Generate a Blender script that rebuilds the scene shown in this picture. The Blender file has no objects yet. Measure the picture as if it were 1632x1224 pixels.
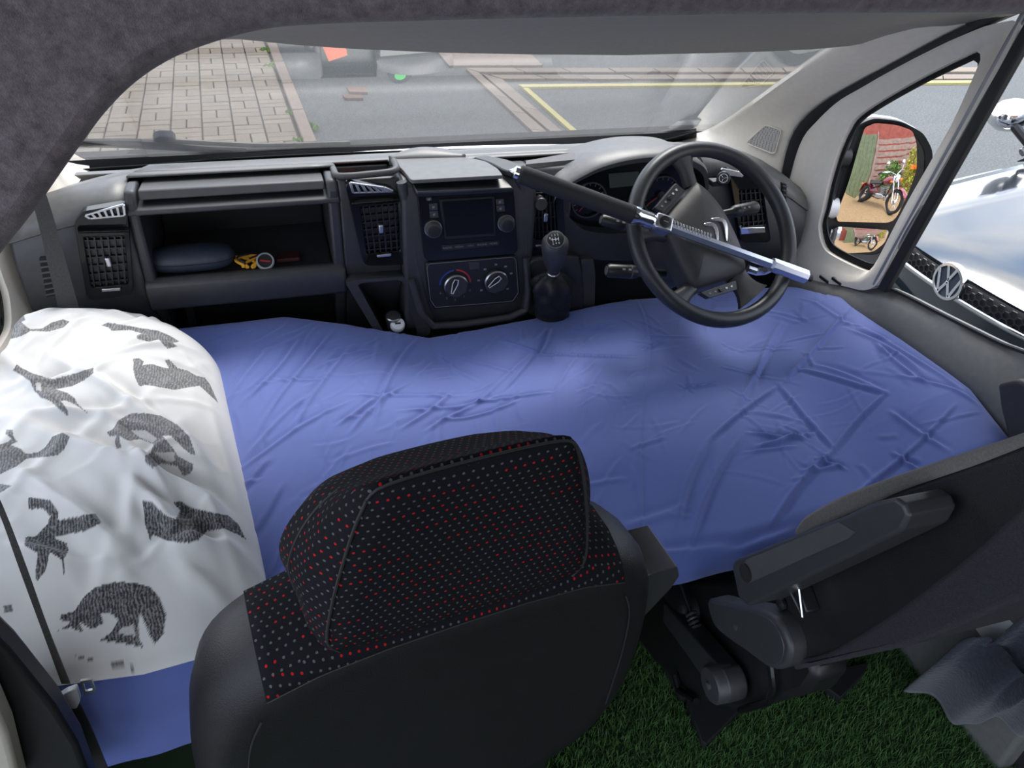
import bpy, bmesh, math, random
import numpy as np
from mathutils import Vector, Matrix
random.seed(7); rng = np.random.default_rng(7)
scene = bpy.context.scene
COL = scene.collection
V = Vector
# ------------------------------------------------------------------ camera
# world: X to the van's right, Y forward, Z up from the cab floor (metres)
CAM = V((-0.37, -1.50, 1.50))
FPX = 1226.0
AX = Matrix(((0.95867867, 0.12576338, 0.25518383),      # rows: world axes in (right, up, forward)
             (-0.28087079, 0.56104892, 0.77867561),
             (0.04524174, 0.81817338, -0.57318889)))
cd = bpy.data.cameras.new('camera'); cam = bpy.data.objects.new('camera', cd); COL.objects.link(cam)
cd.sensor_width = 36; cd.lens = FPX / 1632 * 36; cd.clip_start = 0.02; cd.clip_end = 200
mw = Matrix(((AX[0][0], AX[0][1], -AX[0][2], CAM.x), (AX[1][0], AX[1][1], -AX[1][2], CAM.y),
             (AX[2][0], AX[2][1], -AX[2][2], CAM.z), (0, 0, 0, 1)))
cam.matrix_world = mw
scene.camera = cam
# ------------------------------------------------------------------ world, sun, exposure
scene.view_settings.view_transform = 'Standard'
scene.view_settings.look = 'None'
scene.view_settings.gamma = 1
scene.view_settings.use_curve_mapping = False
scene.view_settings.exposure = 1.15
world = bpy.data.worlds.new('world'); scene.world = world; world.use_nodes = True
wn, wl = world.node_tree.nodes, world.node_tree.links
wn.clear()
wo = wn.new('ShaderNodeOutputWorld'); bg = wn.new('ShaderNodeBackground'); wl.new(bg.outputs[0], wo.inputs[0])
tc = wn.new('ShaderNodeTexCoord'); mp = wn.new('ShaderNodeMapping'); mp.inputs['Scale'].default_value = (1, 1, 2.6)
wl.new(tc.outputs['Generated'], mp.inputs[0])
nz = wn.new('ShaderNodeTexNoise'); nz.inputs['Scale'].default_value = 3.2; nz.inputs['Detail'].default_value = 7; nz.inputs['Roughness'].default_value = .58
wl.new(mp.outputs[0], nz.inputs[0])
rp = wn.new('ShaderNodeValToRGB'); rp.color_ramp.elements[0].position = .38; rp.color_ramp.elements[1].position = .62
rp.color_ramp.elements[0].color = (.36, .50, .74, 1); rp.color_ramp.elements[1].color = (1, 1, 1, 1)
wl.new(nz.outputs[0], rp.inputs[0]); wl.new(rp.outputs[0], bg.inputs[0]); bg.inputs[1].default_value = 1.35
sd = bpy.data.lights.new('sun', 'SUN'); sun = bpy.data.objects.new('sun', sd); COL.objects.link(sun)
sd.energy = 1.6; sd.angle = math.radians(22); sd.color = (1, .96, .9)
sun.rotation_euler = V((-0.30, -0.62, -1.0)).to_track_quat('-Z', 'Y').to_euler()

# ------------------------------------------------------------------ helpers: projection
def ray(px, py):
    c = V((px - 816, 612 - py, FPX))
    return (AX @ c).normalized()
def P(px, py, x=None, y=None, z=None):
    d = ray(px, py)
    if x is not None: t = (x - CAM.x) / d.x
    elif y is not None: t = (y - CAM.y) / d.y
    else: t = (z - CAM.z) / d.z
    return CAM + d * t
def PL(px, py, o, n):
    d = ray(px, py); return CAM + d * ((o - CAM).dot(n) / d.dot(n))
def PS(pts, **k): return [P(a, b, **k) for a, b in pts]
def spline(pts, n=6, closed=True):
    out = []; N = len(pts); pts = [V(p) for p in pts]
    rngN = N if closed else N - 1
    for i in range(rngN):
        if closed: a, b, c, d = pts[i - 1], pts[i], pts[(i + 1) % N], pts[(i + 2) % N]
        else: a, b, c, d = pts[max(i - 1, 0)], pts[i], pts[i + 1], pts[min(i + 2, N - 1)]
        for k in range(n):
            t = k / n
            out.append(.5 * ((2 * b) + (c - a) * t + (2 * a - 5 * b + 4 * c - d) * t * t + (3 * b - 3 * c + d - a) * t ** 3))
    if not closed: out.append(pts[-1])
    return out
def sp2(pts, n=6, closed=True):
    return [(p.x, p.y) for p in spline([V((a, b, 0)) for a, b in pts], n, closed)]
def rnd(pts, r=.35, n=4):
    """round the corners of a pixel polygon (r = share of the shorter neighbouring edge)"""
    out = []; N = len(pts)
    for i in range(N):
        p = V(pts[i]); a = V(pts[i - 1]); b = V(pts[(i + 1) % N])
        da, db = a - p, b - p; m = min(da.length, db.length) * r
        s = p + da.normalized() * m; e = p + db.normalized() * m
        for k in range(n + 1):
            t = k / n; q = s * (1 - t) ** 2 + p * 2 * t * (1 - t) + e * t * t
            out.append(tuple(q))
    return out

# ------------------------------------------------------------------ helpers: materials
class NT:
    def __init__(s, name):
        s.m = bpy.data.materials.new(name); s.m.use_nodes = True; s.t = s.m.node_tree
        s.b = s.t.nodes['Principled BSDF']; s.o = s.t.nodes['Material Output']
    def n(s, typ, **k):
        nd = s.t.nodes.new('ShaderNode' + typ)
        for a, b in k.items():
            if a in nd.inputs: s.set(nd.inputs[a], b)
            else: setattr(nd, a, b)
        return nd
    def set(s, inp, v):
        if hasattr(v, 'is_output') or isinstance(v, bpy.types.NodeSocket): s.t.links.new(v, inp)
        else: inp.default_value = v
    def math(s, op, a, b=0.0):
        nd = s.t.nodes.new('ShaderNodeMath'); nd.operation = op; s.set(nd.inputs[0], a); s.set(nd.inputs[1], b); return nd.outputs[0]
    def mix(s, f, a, b):
        nd = s.t.nodes.new('ShaderNodeMix'); nd.data_type = 'RGBA'
        s.set(nd.inputs[0], f); s.set(nd.inputs[6], a); s.set(nd.inputs[7], b); return nd.outputs[2]
    def ramp(s, f, p0, p1, c0=(0, 0, 0, 1), c1=(1, 1, 1, 1)):
        nd = s.t.nodes.new('ShaderNodeValToRGB'); s.set(nd.inputs[0], f)
        e = nd.color_ramp.elements; e[0].position = p0; e[1].position = p1; e[0].color = c0; e[1].color = c1
        return nd.outputs[0]
    def noise(s, scale, detail=3, co=None, rough=.5):
        nd = s.t.nodes.new('ShaderNodeTexNoise'); nd.inputs['Scale'].default_value = scale; nd.inputs['Detail'].default_value = detail; nd.inputs['Roughness'].default_value = rough
        if co is None: co = s.co()
        s.t.links.new(co, nd.inputs[0]); return nd.outputs[0]
    def co(s, kind='Object'):
        if not hasattr(s, '_tc'): s._tc = s.t.nodes.new('ShaderNodeTexCoord')
        return s._tc.outputs[kind]
    def bump(s, h, st=.2, d=.002):
        nd = s.t.nodes.new('ShaderNodeBump'); s.set(nd.inputs['Height'], h); nd.inputs['Strength'].default_value = st; nd.inputs['Distance'].default_value = d
        s.t.links.new(nd.outputs[0], s.b.inputs['Normal'])
def c4(c): return (c[0], c[1], c[2], 1)
def mat(name, col, rough=.5, metal=0, spec=.5, var=0, vs=20, bump=0, bs=400, bd=.001, coat=0, sheen=0, trans=0, emit=None):
    q = NT(name); b = q.b
    b.inputs['Roughness'].default_value = rough; b.inputs['Metallic'].default_value = metal
    b.inputs['Specular IOR Level'].default_value = spec
    if var:
        f = q.noise(vs, 4); c0 = tuple(x * (1 - var) for x in col); c1 = tuple(min(1, x * (1 + var)) for x in col)
        q.set(b.inputs['Base Color'], q.ramp(f, .3, .7, c4(c0), c4(c1)))
    else: b.inputs['Base Color'].default_value = c4(col)
    if bump: q.bump(q.noise(bs, 2), bump, bd)
    if coat: b.inputs['Coat Weight'].default_value = coat; b.inputs['Coat Roughness'].default_value = .05
    if sheen: b.inputs['Sheen Weight'].default_value = sheen; b.inputs['Sheen Roughness'].default_value = .6
    if trans: b.inputs['Transmission Weight'].default_value = trans
    if emit: b.inputs['Emission Color'].default_value = c4(emit[0]); b.inputs['Emission Strength'].default_value = emit[1]
    return q.m
def glass(name, refl=.05, tint=(1, 1, 1), blend=.08):
    q = NT(name); q.t.nodes.remove(q.b)
    tr = q.n('BsdfTransparent'); tr.inputs[0].default_value = c4(tint)
    gl = q.n('BsdfGlossy'); gl.inputs['Roughness'].default_value = .02
    mx = q.n('MixShader'); lw = q.n('LayerWeight'); lw.inputs[0].default_value = blend
    f = q.math('ADD', q.math('MULTIPLY', lw.outputs['Fresnel'], .6), refl)
    q.set(mx.inputs[0], f); q.t.links.new(tr.outputs[0], mx.inputs[1]); q.t.links.new(gl.outputs[0], mx.inputs[2])
    q.t.links.new(mx.outputs[0], q.o.inputs[0]); return q.m
M = {}
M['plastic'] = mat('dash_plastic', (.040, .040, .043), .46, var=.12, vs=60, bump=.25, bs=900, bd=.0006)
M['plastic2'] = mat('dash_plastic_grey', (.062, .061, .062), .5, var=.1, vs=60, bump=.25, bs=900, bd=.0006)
M['dashglare'] = mat('dash_top_glare', (.125, .122, .118), .42, var=.1, vs=60, bump=.25, bs=900, bd=.0006)  # dash plastic lightened for upper faces, sky glare put into the colour
M['black'] = mat('black_plastic', (.012, .012, .013), .42)
M['void'] = mat('black_recess', (.006, .006, .007), .8)
M['gloss'] = mat('piano_black', (.008, .008, .009), .14, spec=.32)
M['softgloss'] = mat('satin_black', (.015, .016, .02), .38, spec=.5)
M['screen'] = mat('dark_screen', (.005, .005, .006), .12, spec=.35)
M['chrome'] = mat('chrome', (.82, .83, .86), .10, 1)
M['satin'] = mat('satin_metal', (.55, .55, .57), .32, 1)
M['steelblue'] = mat('polished_steel', (.80, .84, .95), .30, 1)
M['grip'] = mat('foam_grip', (.016, .016, .017), .7, bump=.4, bs=1400, bd=.001)
M['rubber'] = mat('rubber_seal', (.014, .014, .015), .6)
M['whitemark'] = mat('white_print', (.7, .7, .7), .5)
M['greymark'] = mat('grey_print', (.22, .22, .23), .5)
M['redmark'] = mat('red_print', (.45, .03, .03), .5)
M['bluemark'] = mat('blue_print', (.02, .06, .30), .5)
M['beige'] = mat('pillar_trim', (.80, .735, .635), .62, var=.03, vs=80, bump=.15, bs=900, bd=.0005)
M['beige2'] = mat('door_trim', (.74, .685, .60), .58, var=.03, vs=80, bump=.15, bs=900, bd=.0005)
M['header'] = mat('roof_header', (.40, .375, .31), .75, var=.04, vs=90)
M['sill'] = mat('door_sill_plastic', (.165, .163, .155), .40, var=.08, vs=70, bump=.2, bs=900, bd=.0005)
M['wheelrim'] = mat('wheel_rim', (.026, .028, .031), .38, var=.08, vs=90, bump=.2, bs=1200, bd=.0005)
M['hub'] = mat('wheel_hub', (.034, .034, .036), .46, var=.08, vs=90, bump=.2, bs=1200, bd=.0005)
M['leather'] = mat('leatherette', (.014, .0135, .015), .42, spec=.35, var=.12, vs=40, bump=.5, bs=700, bd=.0012)
M['stitch'] = mat('stitch', (.016, .016, .017), .7)
M['seatgrey'] = mat('grey_seat_fabric', (.10, .092, .085), .85, var=.25, vs=500, bump=.5, bs=1200, bd=.001, sheen=.2)
M['feltback'] = mat('dark_felt', (.022, .021, .026), .95, var=.3, vs=300, bump=.6, bs=800, bd=.002)
M['armrest'] = mat('armrest_plastic', (.036, .037, .040), .42, var=.08, vs=70, bump=.25, bs=900, bd=.0006)
M['webbing'] = mat('belt_webbing', (.050, .047, .045), .8, var=.2, vs=300, bump=.5, bs=900, bd=.001)
M['white'] = mat('white_paint', (.80, .81, .82), .3, coat=.3)
M['navycase'] = mat('navy_case', (.026, .033, .055), .5, var=.15, vs=60, bump=.3, bs=500, bd=.001)
M['cord'] = mat('yellow_cord', (.75, .36, .02), .7)
M['cordblack'] = mat('black_cord', (.02, .02, .02), .7)
M['redbox'] = mat('maroon_box', (.06, .012, .014), .5)
M['clear'] = mat('grey_plastic_ring', (.34, .35, .36), .25)
M['orange'] = mat('orange_card', (.85, .16, .05), .5)
M['carpaint'] = mat('black_car_paint', (.012, .014, .018), .06, spec=.8, coat=1)
M['yellow'] = None
M['glass'] = glass('window_glass', .012); M['wglass'] = glass('windscreen_pane', .015, (1, 1, 1), .24)
M['mirror'] = mat('mirror_glass', (.93, .94, .95), .015, 1)
M['lamp'] = mat('lamp_lens', (.7, .72, .75), .1, spec=.8)
M['tail'] = mat('red_lens', (.5, .02, .02), .15)
M['amber'] = mat('amber_lens', (.9, .22, .02), .2)
M['motored'] = mat('maroon_paint', (.22, .01, .02), .15, coat=.8)
M['seatleather'] = mat('bike_leather', (.02, .02, .02), .4)
M['gate'] = mat('green_painted_wood', (.12, .145, .075), .7, var=.2, vs=8)
M['brickred'] = mat('red_brick', (.27, .06, .04), .8, var=.25, vs=6)
M['fencewood'] = mat('weathered_wood', (.28, .19, .155), .8, var=.25, vs=9)
M['tyre'] = mat('tyre', (.02, .02, .02), .7)
def leafmat(name, c):
    return mat(name, c, .6, var=.45, vs=14)
M['leaf'] = leafmat('green_leaves', (.10, .22, .04)); M['leafy'] = leafmat('yellow_green_leaves', (.42, .42, .05))
M['weed'] = leafmat('weed_leaves', (.20, .34, .05))
# asphalt
q = NT('asphalt'); co = q.co('Object')
a = q.noise(2.2, 5, co); b2 = q.noise(55, 5, co, .8); spk = q.ramp(q.noise(22, 3, co), .70, .74)
col = q.mix(q.ramp(a, .3, .7), (.066, .072, .074, 1), (.100, .106, .107, 1))
col = q.mix(q.ramp(b2, .36, .66), q.mix(.62, col, (.018, .020, .022, 1)), q.mix(.42, col, (.30, .31, .30, 1)))
col = q.mix(q.math('MULTIPLY', spk, .5), col, (.34, .34, .32, 1))
q.set(q.b.inputs['Base Color'], col); q.b.inputs['Roughness'].default_value = .85; q.bump(b2, .5, .01); M['asphalt'] = q.m
M['lining'] = mat('fill_lining', (.62, .60, .58), .9)  # unseen rear roof made pale to throw fill light into the cab
def stone(name, c, v=.18, sc=5):
    q = NT(name); co = q.co('Object'); oi = q.n('ObjectInfo')
    base = q.mix(oi.outputs['Random'], c4([x * .82 for x in c]), c4([min(1, x * 1.12) for x in c]))
    f = q.noise(sc * 14, 4, co, .7)
    col = q.mix(q.ramp(f, .3, .75), q.mix(.4, base, c4([x * .55 for x in c])), q.mix(.2, base, (.55, .5, .45, 1)))
    q.set(q.b.inputs['Base Color'], col); q.b.inputs['Roughness'].default_value = .85; q.bump(f, .4, .006); return q.m
M['paver'] = stone('paver', (.27, .215, .158)); M['kerb'] = stone('kerb_stone', (.26, .19, .145), .12)
M['strip'] = stone('edging_stone', (.25, .195, .150)); M['slab'] = stone('concrete_slab', (.27, .205, .170))
M['joint'] = mat('sand_joint', (.085, .072, .06), .95, var=.2, vs=20)
M['leafbrown'] = mat('brown_brick', (.15, .075, .05), .8, var=.2, vs=30)
q = NT('yellow_road_paint'); f = q.noise(45, 4, None, .7)
q.set(q.b.inputs['Base Color'], q.mix(q.ramp(f, .28, .42), (.15, .145, .11, 1), (.46, .40, .15, 1))); q.b.inputs['Roughness'].default_value = .8; M['yellow'] = q.m
q = NT('gravel'); f = q.noise(30, 4, None, .7)
q.set(q.b.inputs['Base Color'], q.ramp(f, .3, .7, (.20, .115, .05, 1), (.36, .24, .12, 1))); q.b.inputs['Roughness'].default_value = .9; M['gravel'] = q.m
# felt headlining
q = NT('purple_grey_felt'); f = q.noise(110, 8, None, .78); g = q.noise(1300, 3)
q.set(q.b.inputs['Base Color'], q.ramp(f, .32, .7, (.062, .050, .056, 1), (.200, .165, .178, 1)))
q.b.inputs['Roughness'].default_value = .98; q.b.inputs['Sheen Weight'].default_value = .25; q.bump(q.math('ADD', q.math('MULTIPLY', f, .4), g), .35, .002); M['felt'] = q.m
q = NT('blue_grey_felt'); f = q.noise(120, 5, None, .65)
q.set(q.b.inputs['Base Color'], q.ramp(f, .32, .7, (.014, .016, .027, 1), (.032, .036, .056, 1)))
q.b.inputs['Roughness'].default_value = .98; q.b.inputs['Sheen Weight'].default_value = .3; q.bump(f, .8, .004); M['curtain'] = q.m
# sheet
q = NT('blue_cotton'); f = q.noise(7, 3); w = q.n('TexWave'); w.inputs['Scale'].default_value = 260; w.inputs['Distortion'].default_value = 1.5
q.t.links.new(q.co(), w.inputs[0])
q.set(q.b.inputs['Base Color'], q.ramp(f, .25, .75, (.078, .117, .355, 1), (.092, .134, .395, 1)))
q.b.inputs['Roughness'].default_value = .75; q.b.inputs['Sheen Weight'].default_value = .25
q.bump(q.math('ADD', q.math('MULTIPLY', w.outputs[1], .25), q.noise(60, 4)), .16, .004); M['sheet'] = q.m
# pillow with print attribute
q = NT('printed_cotton'); at = q.n('Attribute'); at.attribute_name = 'print'
nz1 = q.noise(230, 3, None, .7)
wvp = q.n('TexWave'); wvp.inputs['Scale'].default_value = 75; wvp.inputs['Distortion'].default_value = 9; wvp.inputs['Detail'].default_value = 3; wvp.inputs['Detail Scale'].default_value = .6; q.t.links.new(q.co(), wvp.inputs[0])
ink = q.ramp(q.math('ADD', q.math('MULTIPLY', nz1, .85), q.math('MULTIPLY', wvp.outputs[1], .20)), .44, .72, (.014, .014, .017, 1), (.20, .20, .20, 1))
q.set(q.b.inputs['Base Color'], q.mix(at.outputs['Fac'], (.60, .595, .585, 1), ink))
q.b.inputs['Roughness'].default_value = .8; q.b.inputs['Sheen Weight'].default_value = .2; q.bump(q.noise(50, 4), .15, .004); M['pillow'] = q.m
# dotted seat fabric (UV in metres)
q = NT('dotted_seat_fabric'); uv = q.n('UVMap'); sx = q.n('SeparateXYZ'); q.t.links.new(uv.outputs[0], sx.inputs[0])
vv = q.math('DIVIDE', sx.outputs[1], .0086); row = q.math('FLOOR', vv)
uu = q.math('ADD', q.math('DIVIDE', sx.outputs[0], .0088), q.math('MULTIPLY', q.math('MODULO', q.math('ADD', row, 4000.), 2.), .5))
colm = q.math('FLOOR', uu)
fu = q.math('SUBTRACT', q.math('SUBTRACT', uu, colm), .5); fv = q.math('SUBTRACT', q.math('SUBTRACT', vv, row), .5)
r2 = q.math('SQRT', q.math('ADD', q.math('MULTIPLY', fu, fu), q.math('MULTIPLY', fv, fv)))
dot = q.math('LESS_THAN', r2, .15)
grp = q.math('FLOOR', q.math('DIVIDE', q.math('ADD', colm, 3000.), 3.))
sel = q.math('MODULO', q.math('ADD', grp, q.math('MULTIPLY', q.math('ADD', row, 4000.), 2.0)), 5.0)
isred = q.math('LESS_THAN', sel, 1.5)
rowsel = q.math('LESS_THAN', q.math('MODULO', q.math('ADD', row, 4000.), 3.), 1.5)
isred = q.math('MULTIPLY', isred, rowsel)
dc = q.mix(isred, (.085, .092, .094, 1), (.40, .010, .012, 1))
wv = q.noise(1500, 2)
basec = q.ramp(wv, .3, .7, (.004, .004, .006, 1), (.011, .0105, .014, 1))
q.set(q.b.inputs['Base Color'], q.mix(dot, basec, dc)); q.b.inputs['Roughness'].default_value = .9; q.b.inputs['Specular IOR Level'].default_value = .15
q.bump(q.math('ADD', wv, dot), .3, .001); M['dots'] = q.m
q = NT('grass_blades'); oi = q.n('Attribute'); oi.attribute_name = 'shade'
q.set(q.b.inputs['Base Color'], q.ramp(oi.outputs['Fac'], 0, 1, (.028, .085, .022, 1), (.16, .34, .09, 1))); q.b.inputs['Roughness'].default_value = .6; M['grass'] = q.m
M['grassbase'] = mat('grass_backing', (.020, .045, .018), .9)
# speaker mesh
q = NT('speaker_mesh'); vo = q.n('TexVoronoi'); vo.inputs['Scale'].default_value = 260; vo.inputs['Randomness'].default_value = .1; q.t.links.new(q.co(), vo.inputs[0])
q.set(q.b.inputs['Base Color'], q.ramp(vo.outputs[0], .25, .45, (.10, .095, .085, 1), (.55, .53, .49, 1))); q.b.inputs['Roughness'].default_value = .6; M['tweeter'] = q.m

# ------------------------------------------------------------------ helpers: meshes
def wmat(o):
    m = Matrix.Identity(4)
    while o is not None:
        m = o.matrix_basis @ m; o = o.parent
    return m
class MB:
    def __init__(s): s.v = []; s.f = []
    def add(s, vs, fs):
        k = len(s.v); s.v += [V(p) for p in vs]; s.f += [tuple(i + k for i in f) for f in fs]; return s
    def prism(s, pts, d):
        n = len(pts); d = V(d); pts = [V(p) for p in pts]
        return s.add(pts + [p + d for p in pts], [tuple(range(n)), tuple(range(2 * n - 1, n - 1, -1))] + [(i, i + n, (i + 1) % n + n, (i + 1) % n) for i in range(n)])
    def box(s, c, hx, hy, hz, ux=(1, 0, 0), uy=(0, 1, 0), uz=(0, 0, 1)):
        c = V(c); ux, uy, uz = V(ux) * hx, V(uy) * hy, V(uz) * hz
        vs = [c + ux * a + uy * b + uz * d for d in (-1, 1) for a, b in ((-1, -1), (1, -1), (1, 1), (-1, 1))]
        return s.add(vs, [(3, 2, 1, 0), (4, 5, 6, 7), (0, 1, 5, 4), (1, 2, 6, 5), (2, 3, 7, 6), (3, 0, 4, 7)])
    def beam(s, a, b, w, d, up):
        a, b, up = V(a), V(b), V(up); t = (b - a).normalized(); side = t.cross(up).normalized(); up = side.cross(t)
        return s.box((a + b) / 2, (b - a).length / 2, w / 2, d / 2, t, side, up)
    def tube(s, path, r, n=10, cap=True, closed=False, sx=1.0, upv=None):
        path = [V(p) for p in path]; N = len(path); rings = []
        u = None
        for i, p in enumerate(path):
            if closed: t = (path[(i + 1) % N] - path[i - 1]).normalized()
            else: t = (path[min(i + 1, N - 1)] - path[max(i - 1, 0)]).normalized()
            if u is None:
                u = V(upv) if upv is not None else (V((0, 0, 1)) if abs(t.z) < .9 else V((1, 0, 0)))
            u = (u - t * u.dot(t)).normalized(); w = t.cross(u)
            rr = r[i] if isinstance(r, (list, tuple)) else r
            rings.append([p + (u * math.cos(2 * math.pi * k / n) + w * math.sin(2 * math.pi * k / n) * sx) * rr for k in range(n)])
        return s.rings(rings, cap, closed)
    def rings(s, rings, cap=True, closed=False, loop=True):
        n = len(rings[0]); vs = [p for r in rings for p in r]; fs = []
        R_ = len(rings)
        for i in range(R_ if closed else R_ - 1):
            j = (i + 1) % R_
            for k in range(n if loop else n - 1):
                l = (k + 1) % n; fs.append((i * n + k, i * n + l, j * n + l, j * n + k))
        if cap and not closed: fs += [tuple(range(n - 1, -1, -1)), tuple(range((R_ - 1) * n, R_ * n))]
        return s.add(vs, fs)
    def lathe(s, o, ax, prof, n=24, cap=True):
        o, ax = V(o), V(ax).normalized(); u = ax.orthogonal().normalized(); w = ax.cross(u)
        return s.rings([[o + ax * h + (u * math.cos(2 * math.pi * k / n) + w * math.sin(2 * math.pi * k / n)) * max(r, 1e-4) for k in range(n)] for r, h in prof], cap)
    def grid(s, rows):
        n = len(rows[0]); return s.add([p for r in rows for p in r], [(i * n + j, i * n + j + 1, (i + 1) * n + j + 1, (i + 1) * n + j) for i in range(len(rows) - 1) for j in range(n - 1)])
    def ring(s, outer, inner, d):
        n = len(outer); d = V(d); A = [V(p) for p in outer]; B = [V(p) for p in inner]
        vs = A + B + [p + d for p in A] + [p + d for p in B]; fs = []
        for i in range(n):
            j = (i + 1) % n
            fs += [(i, j, n + j, n + i), (2 * n + i, 3 * n + i, 3 * n + j, 2 * n + j), (i, 2 * n + i, 2 * n + j, j), (n + i, n + j, 3 * n + j, 3 * n + i)]
        return s.add(vs, fs)
    def build(s, name, m, parent=None, ang=35, bevel=0, seg=2, local=False, uv=False, sub=0, solid=0):
        me = bpy.data.meshes.new(name)
        vs = s.v
        if parent is not None and not local:
            inv = wmat(parent).inverted(); vs = [inv @ p for p in vs]
        elif parent is None and not local:
            vs = [p.copy() for p in vs]
        org = V((0, 0, 0))
        if parent is None and vs:
            xs = [p.x for p in vs]; ys = [p.y for p in vs]; zs = [p.z for p in vs]
            org = V(((min(xs) + max(xs)) / 2, (min(ys) + max(ys)) / 2, min(zs))); vs = [p - org for p in vs]
        me.from_pydata([tuple(p) for p in vs], [], s.f)
        bm = bmesh.new(); bm.from_mesh(me); bmesh.ops.remove_doubles(bm, verts=bm.verts, dist=1e-6)
        bmesh.ops.recalc_face_normals(bm, faces=bm.faces)
        if uv:
            L = bm.loops.layers.uv.new('UVMap')
            for f in bm.faces:
                n = f.normal; ax = max(range(3), key=lambda i: abs(n[i]))
                for l in f.loops:
                    c = l.vert.co
                    l[L].uv = (c.y, c.z) if ax == 0 else ((c.x, c.z) if ax == 1 else (c.x, c.y))
        bm.to_mesh(me); bm.free()
        me.polygons.foreach_set('use_smooth', [True] * len(me.polygons)); me.set_sharp_from_angle(angle=math.radians(ang))
        me.materials.append(M[m] if isinstance(m, str) else m)
        o = bpy.data.objects.new(name, me); COL.objects.link(o); o.location = org
        if parent is not None: o.parent = parent
        if solid: md = o.modifiers.new('s', 'SOLIDIFY'); md.thickness = solid; md.offset = -1
        if bevel:
            md = o.modifiers.new('b', 'BEVEL'); md.width = bevel; md.segments = seg; md.limit_method = 'ANGLE'; md.angle_limit = math.radians(40); md.harden_normals = False
        if sub: md = o.modifiers.new('u', 'SUBSURF'); md.levels = sub; md.render_levels = sub
        return o
def thing(name, label, cat, loc=(0, 0, 0), group=None, rot=None):
    o = bpy.data.objects.new(name, None); COL.objects.link(o); o.location = loc; o.empty_display_size = .05
    if rot is not None: o.rotation_euler = rot
    return tag(o, label, cat, group)
def tag(o, label, cat, group=None):
    o['label'] = label; o['category'] = cat
    if group: o['group'] = group
    return o
def struct(o, label=None):
    o['kind'] = 'structure'
    if label: o['label'] = label
    return o
def troot(name, label=None, loc=(0, 0, 0)):
    o = bpy.data.objects.new(name, None); COL.objects.link(o); o.location = loc; o.empty_display_size = .05
    return struct(o, label)
YB = V((0, 1, 0))
def plate(name, pts, y, depth, m, parent, bevel=.002, off=0, **k):
    """plate facing the rear of the van on the plane Y = y, thickness towards the front"""
    p3 = PS(pts, y=y)
    return MB().prism(p3, (0, depth, 0)).build(name, m, parent, bevel=bevel, **k)
def lerp(a, b, t): return a + (b - a) * t
def quad(c, u, v):
    """bilinear point of corners TL, TR, BR, BL"""
    return lerp(lerp(c[0], c[1], u), lerp(c[3], c[2], u), v)

#@@STRUCT
def proj(w):
    c = AX.transposed() @ (V(w) - CAM); return (816 + FPX * c.x / c.z, 612 - FPX * c.y / c.z, c.z)
def resample(pts, n):
    pts = [V(p) for p in pts]; L = [0]
    for i in range(len(pts)): L.append(L[-1] + (pts[(i + 1) % len(pts)] - pts[i]).length)
    out = []; k = 0
    for i in range(n):
        s = L[-1] * i / n
        while L[k + 1] < s: k += 1
        t = (s - L[k]) / max(L[k + 1] - L[k], 1e-9); out.append(pts[k].lerp(pts[(k + 1) % len(pts)], t))
    return out
GZ = -0.55
# ================================================================== OUTSIDE GROUND
g = MB().grid([[V((x, y, GZ - .02)) for x in (-14, 0, 14, 26)] for y in (-16, 0, 10, 40)]).build('road', 'asphalt')
struct(g, 'grey asphalt road and parking bay outside the windscreen')
# block paving left of the kerb
pav = troot('pavement', 'buff block paving in basket weave beyond the windscreen on the left')
K0 = P(483, 235, z=GZ); K1 = P(418, 55, z=GZ); e2 = (K1 - K0); e2.z = 0; e2.normalize(); e1 = V((-e2.y, e2.x, 0))   # e1 to the left
base = K0 - e2 * 3
MB().prism([base, base + e2 * 16, base + e2 * 16 + e1 * 5, base + e1 * 5], (0, 0, -.03)).build('joint_bed', 'joint', pav)
CELL = .245
def bme(name, a, b, h=.03):
    c = .006
    vs = [(sx * (a - cc), sy * (b - cc), z) for z, cc in ((-.01, 0), (h - .008, 0), (h - .002, c)) for sx, sy in ((-1, -1), (1, -1), (1, 1), (-1, 1))]
    fs = [(8, 9, 10, 11)] + [(r * 4 + i, r * 4 + (i + 1) % 4, r * 4 + 4 + (i + 1) % 4, r * 4 + 4 + i) for r in (0, 1) for i in range(4)]
    me = bpy.data.meshes.new(name); me.from_pydata(vs, [], fs); me.materials.append(M['paver']); return me
bm_ = bme('brick', CELL / 2 - .006, CELL / 4 - .005)
cells = []
for i in range(18):
    for j in range(-8, 46):
        o = K0 + e1 * (CELL * (i + .55)) + e2 * (CELL * j)
        for k in (-1, 1):
            if (i + j) % 2: c = o + e2 * (k * CELL / 4); rz = 0
            else: c = o + e1 * (k * CELL / 4); rz = math.pi / 2
            px, py, dz = proj(c)
            vis = 120 < px < 505 and 52 < py < 262 and not (px < 400 and py < 52 + (400 - px) ** 2 / 420.)
            cells.append((0 if vis else 1, dz, c, rz))
cells.sort(key=lambda t: (t[0], t[1]))
ang0 = math.atan2(-e1.y, -e1.x)
rest = MB()
for n, (v_, dz, c, rz) in enumerate(cells):
    dzr = random.uniform(-.003, .003); a = ang0 + rz + random.uniform(-.012, .012)
    if n < 300 and v_ == 0:
        o = bpy.data.objects.new('brick', bm_); COL.objects.link(o); o.parent = pav; o.location = c + V((0, 0, dzr - .008)); o.rotation_euler.z = a
    else:
        u = V((math.cos(a), math.sin(a), 0)); w = V((-u.y, u.x, 0))
        rest.box(c + V((0, 0, dzr + .002)), CELL / 2 - .006, CELL / 4 - .005, .019, u, w)
o = rest.build('bricks_beyond', 'paver', pav); o['kind'] = 'stuff'
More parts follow.
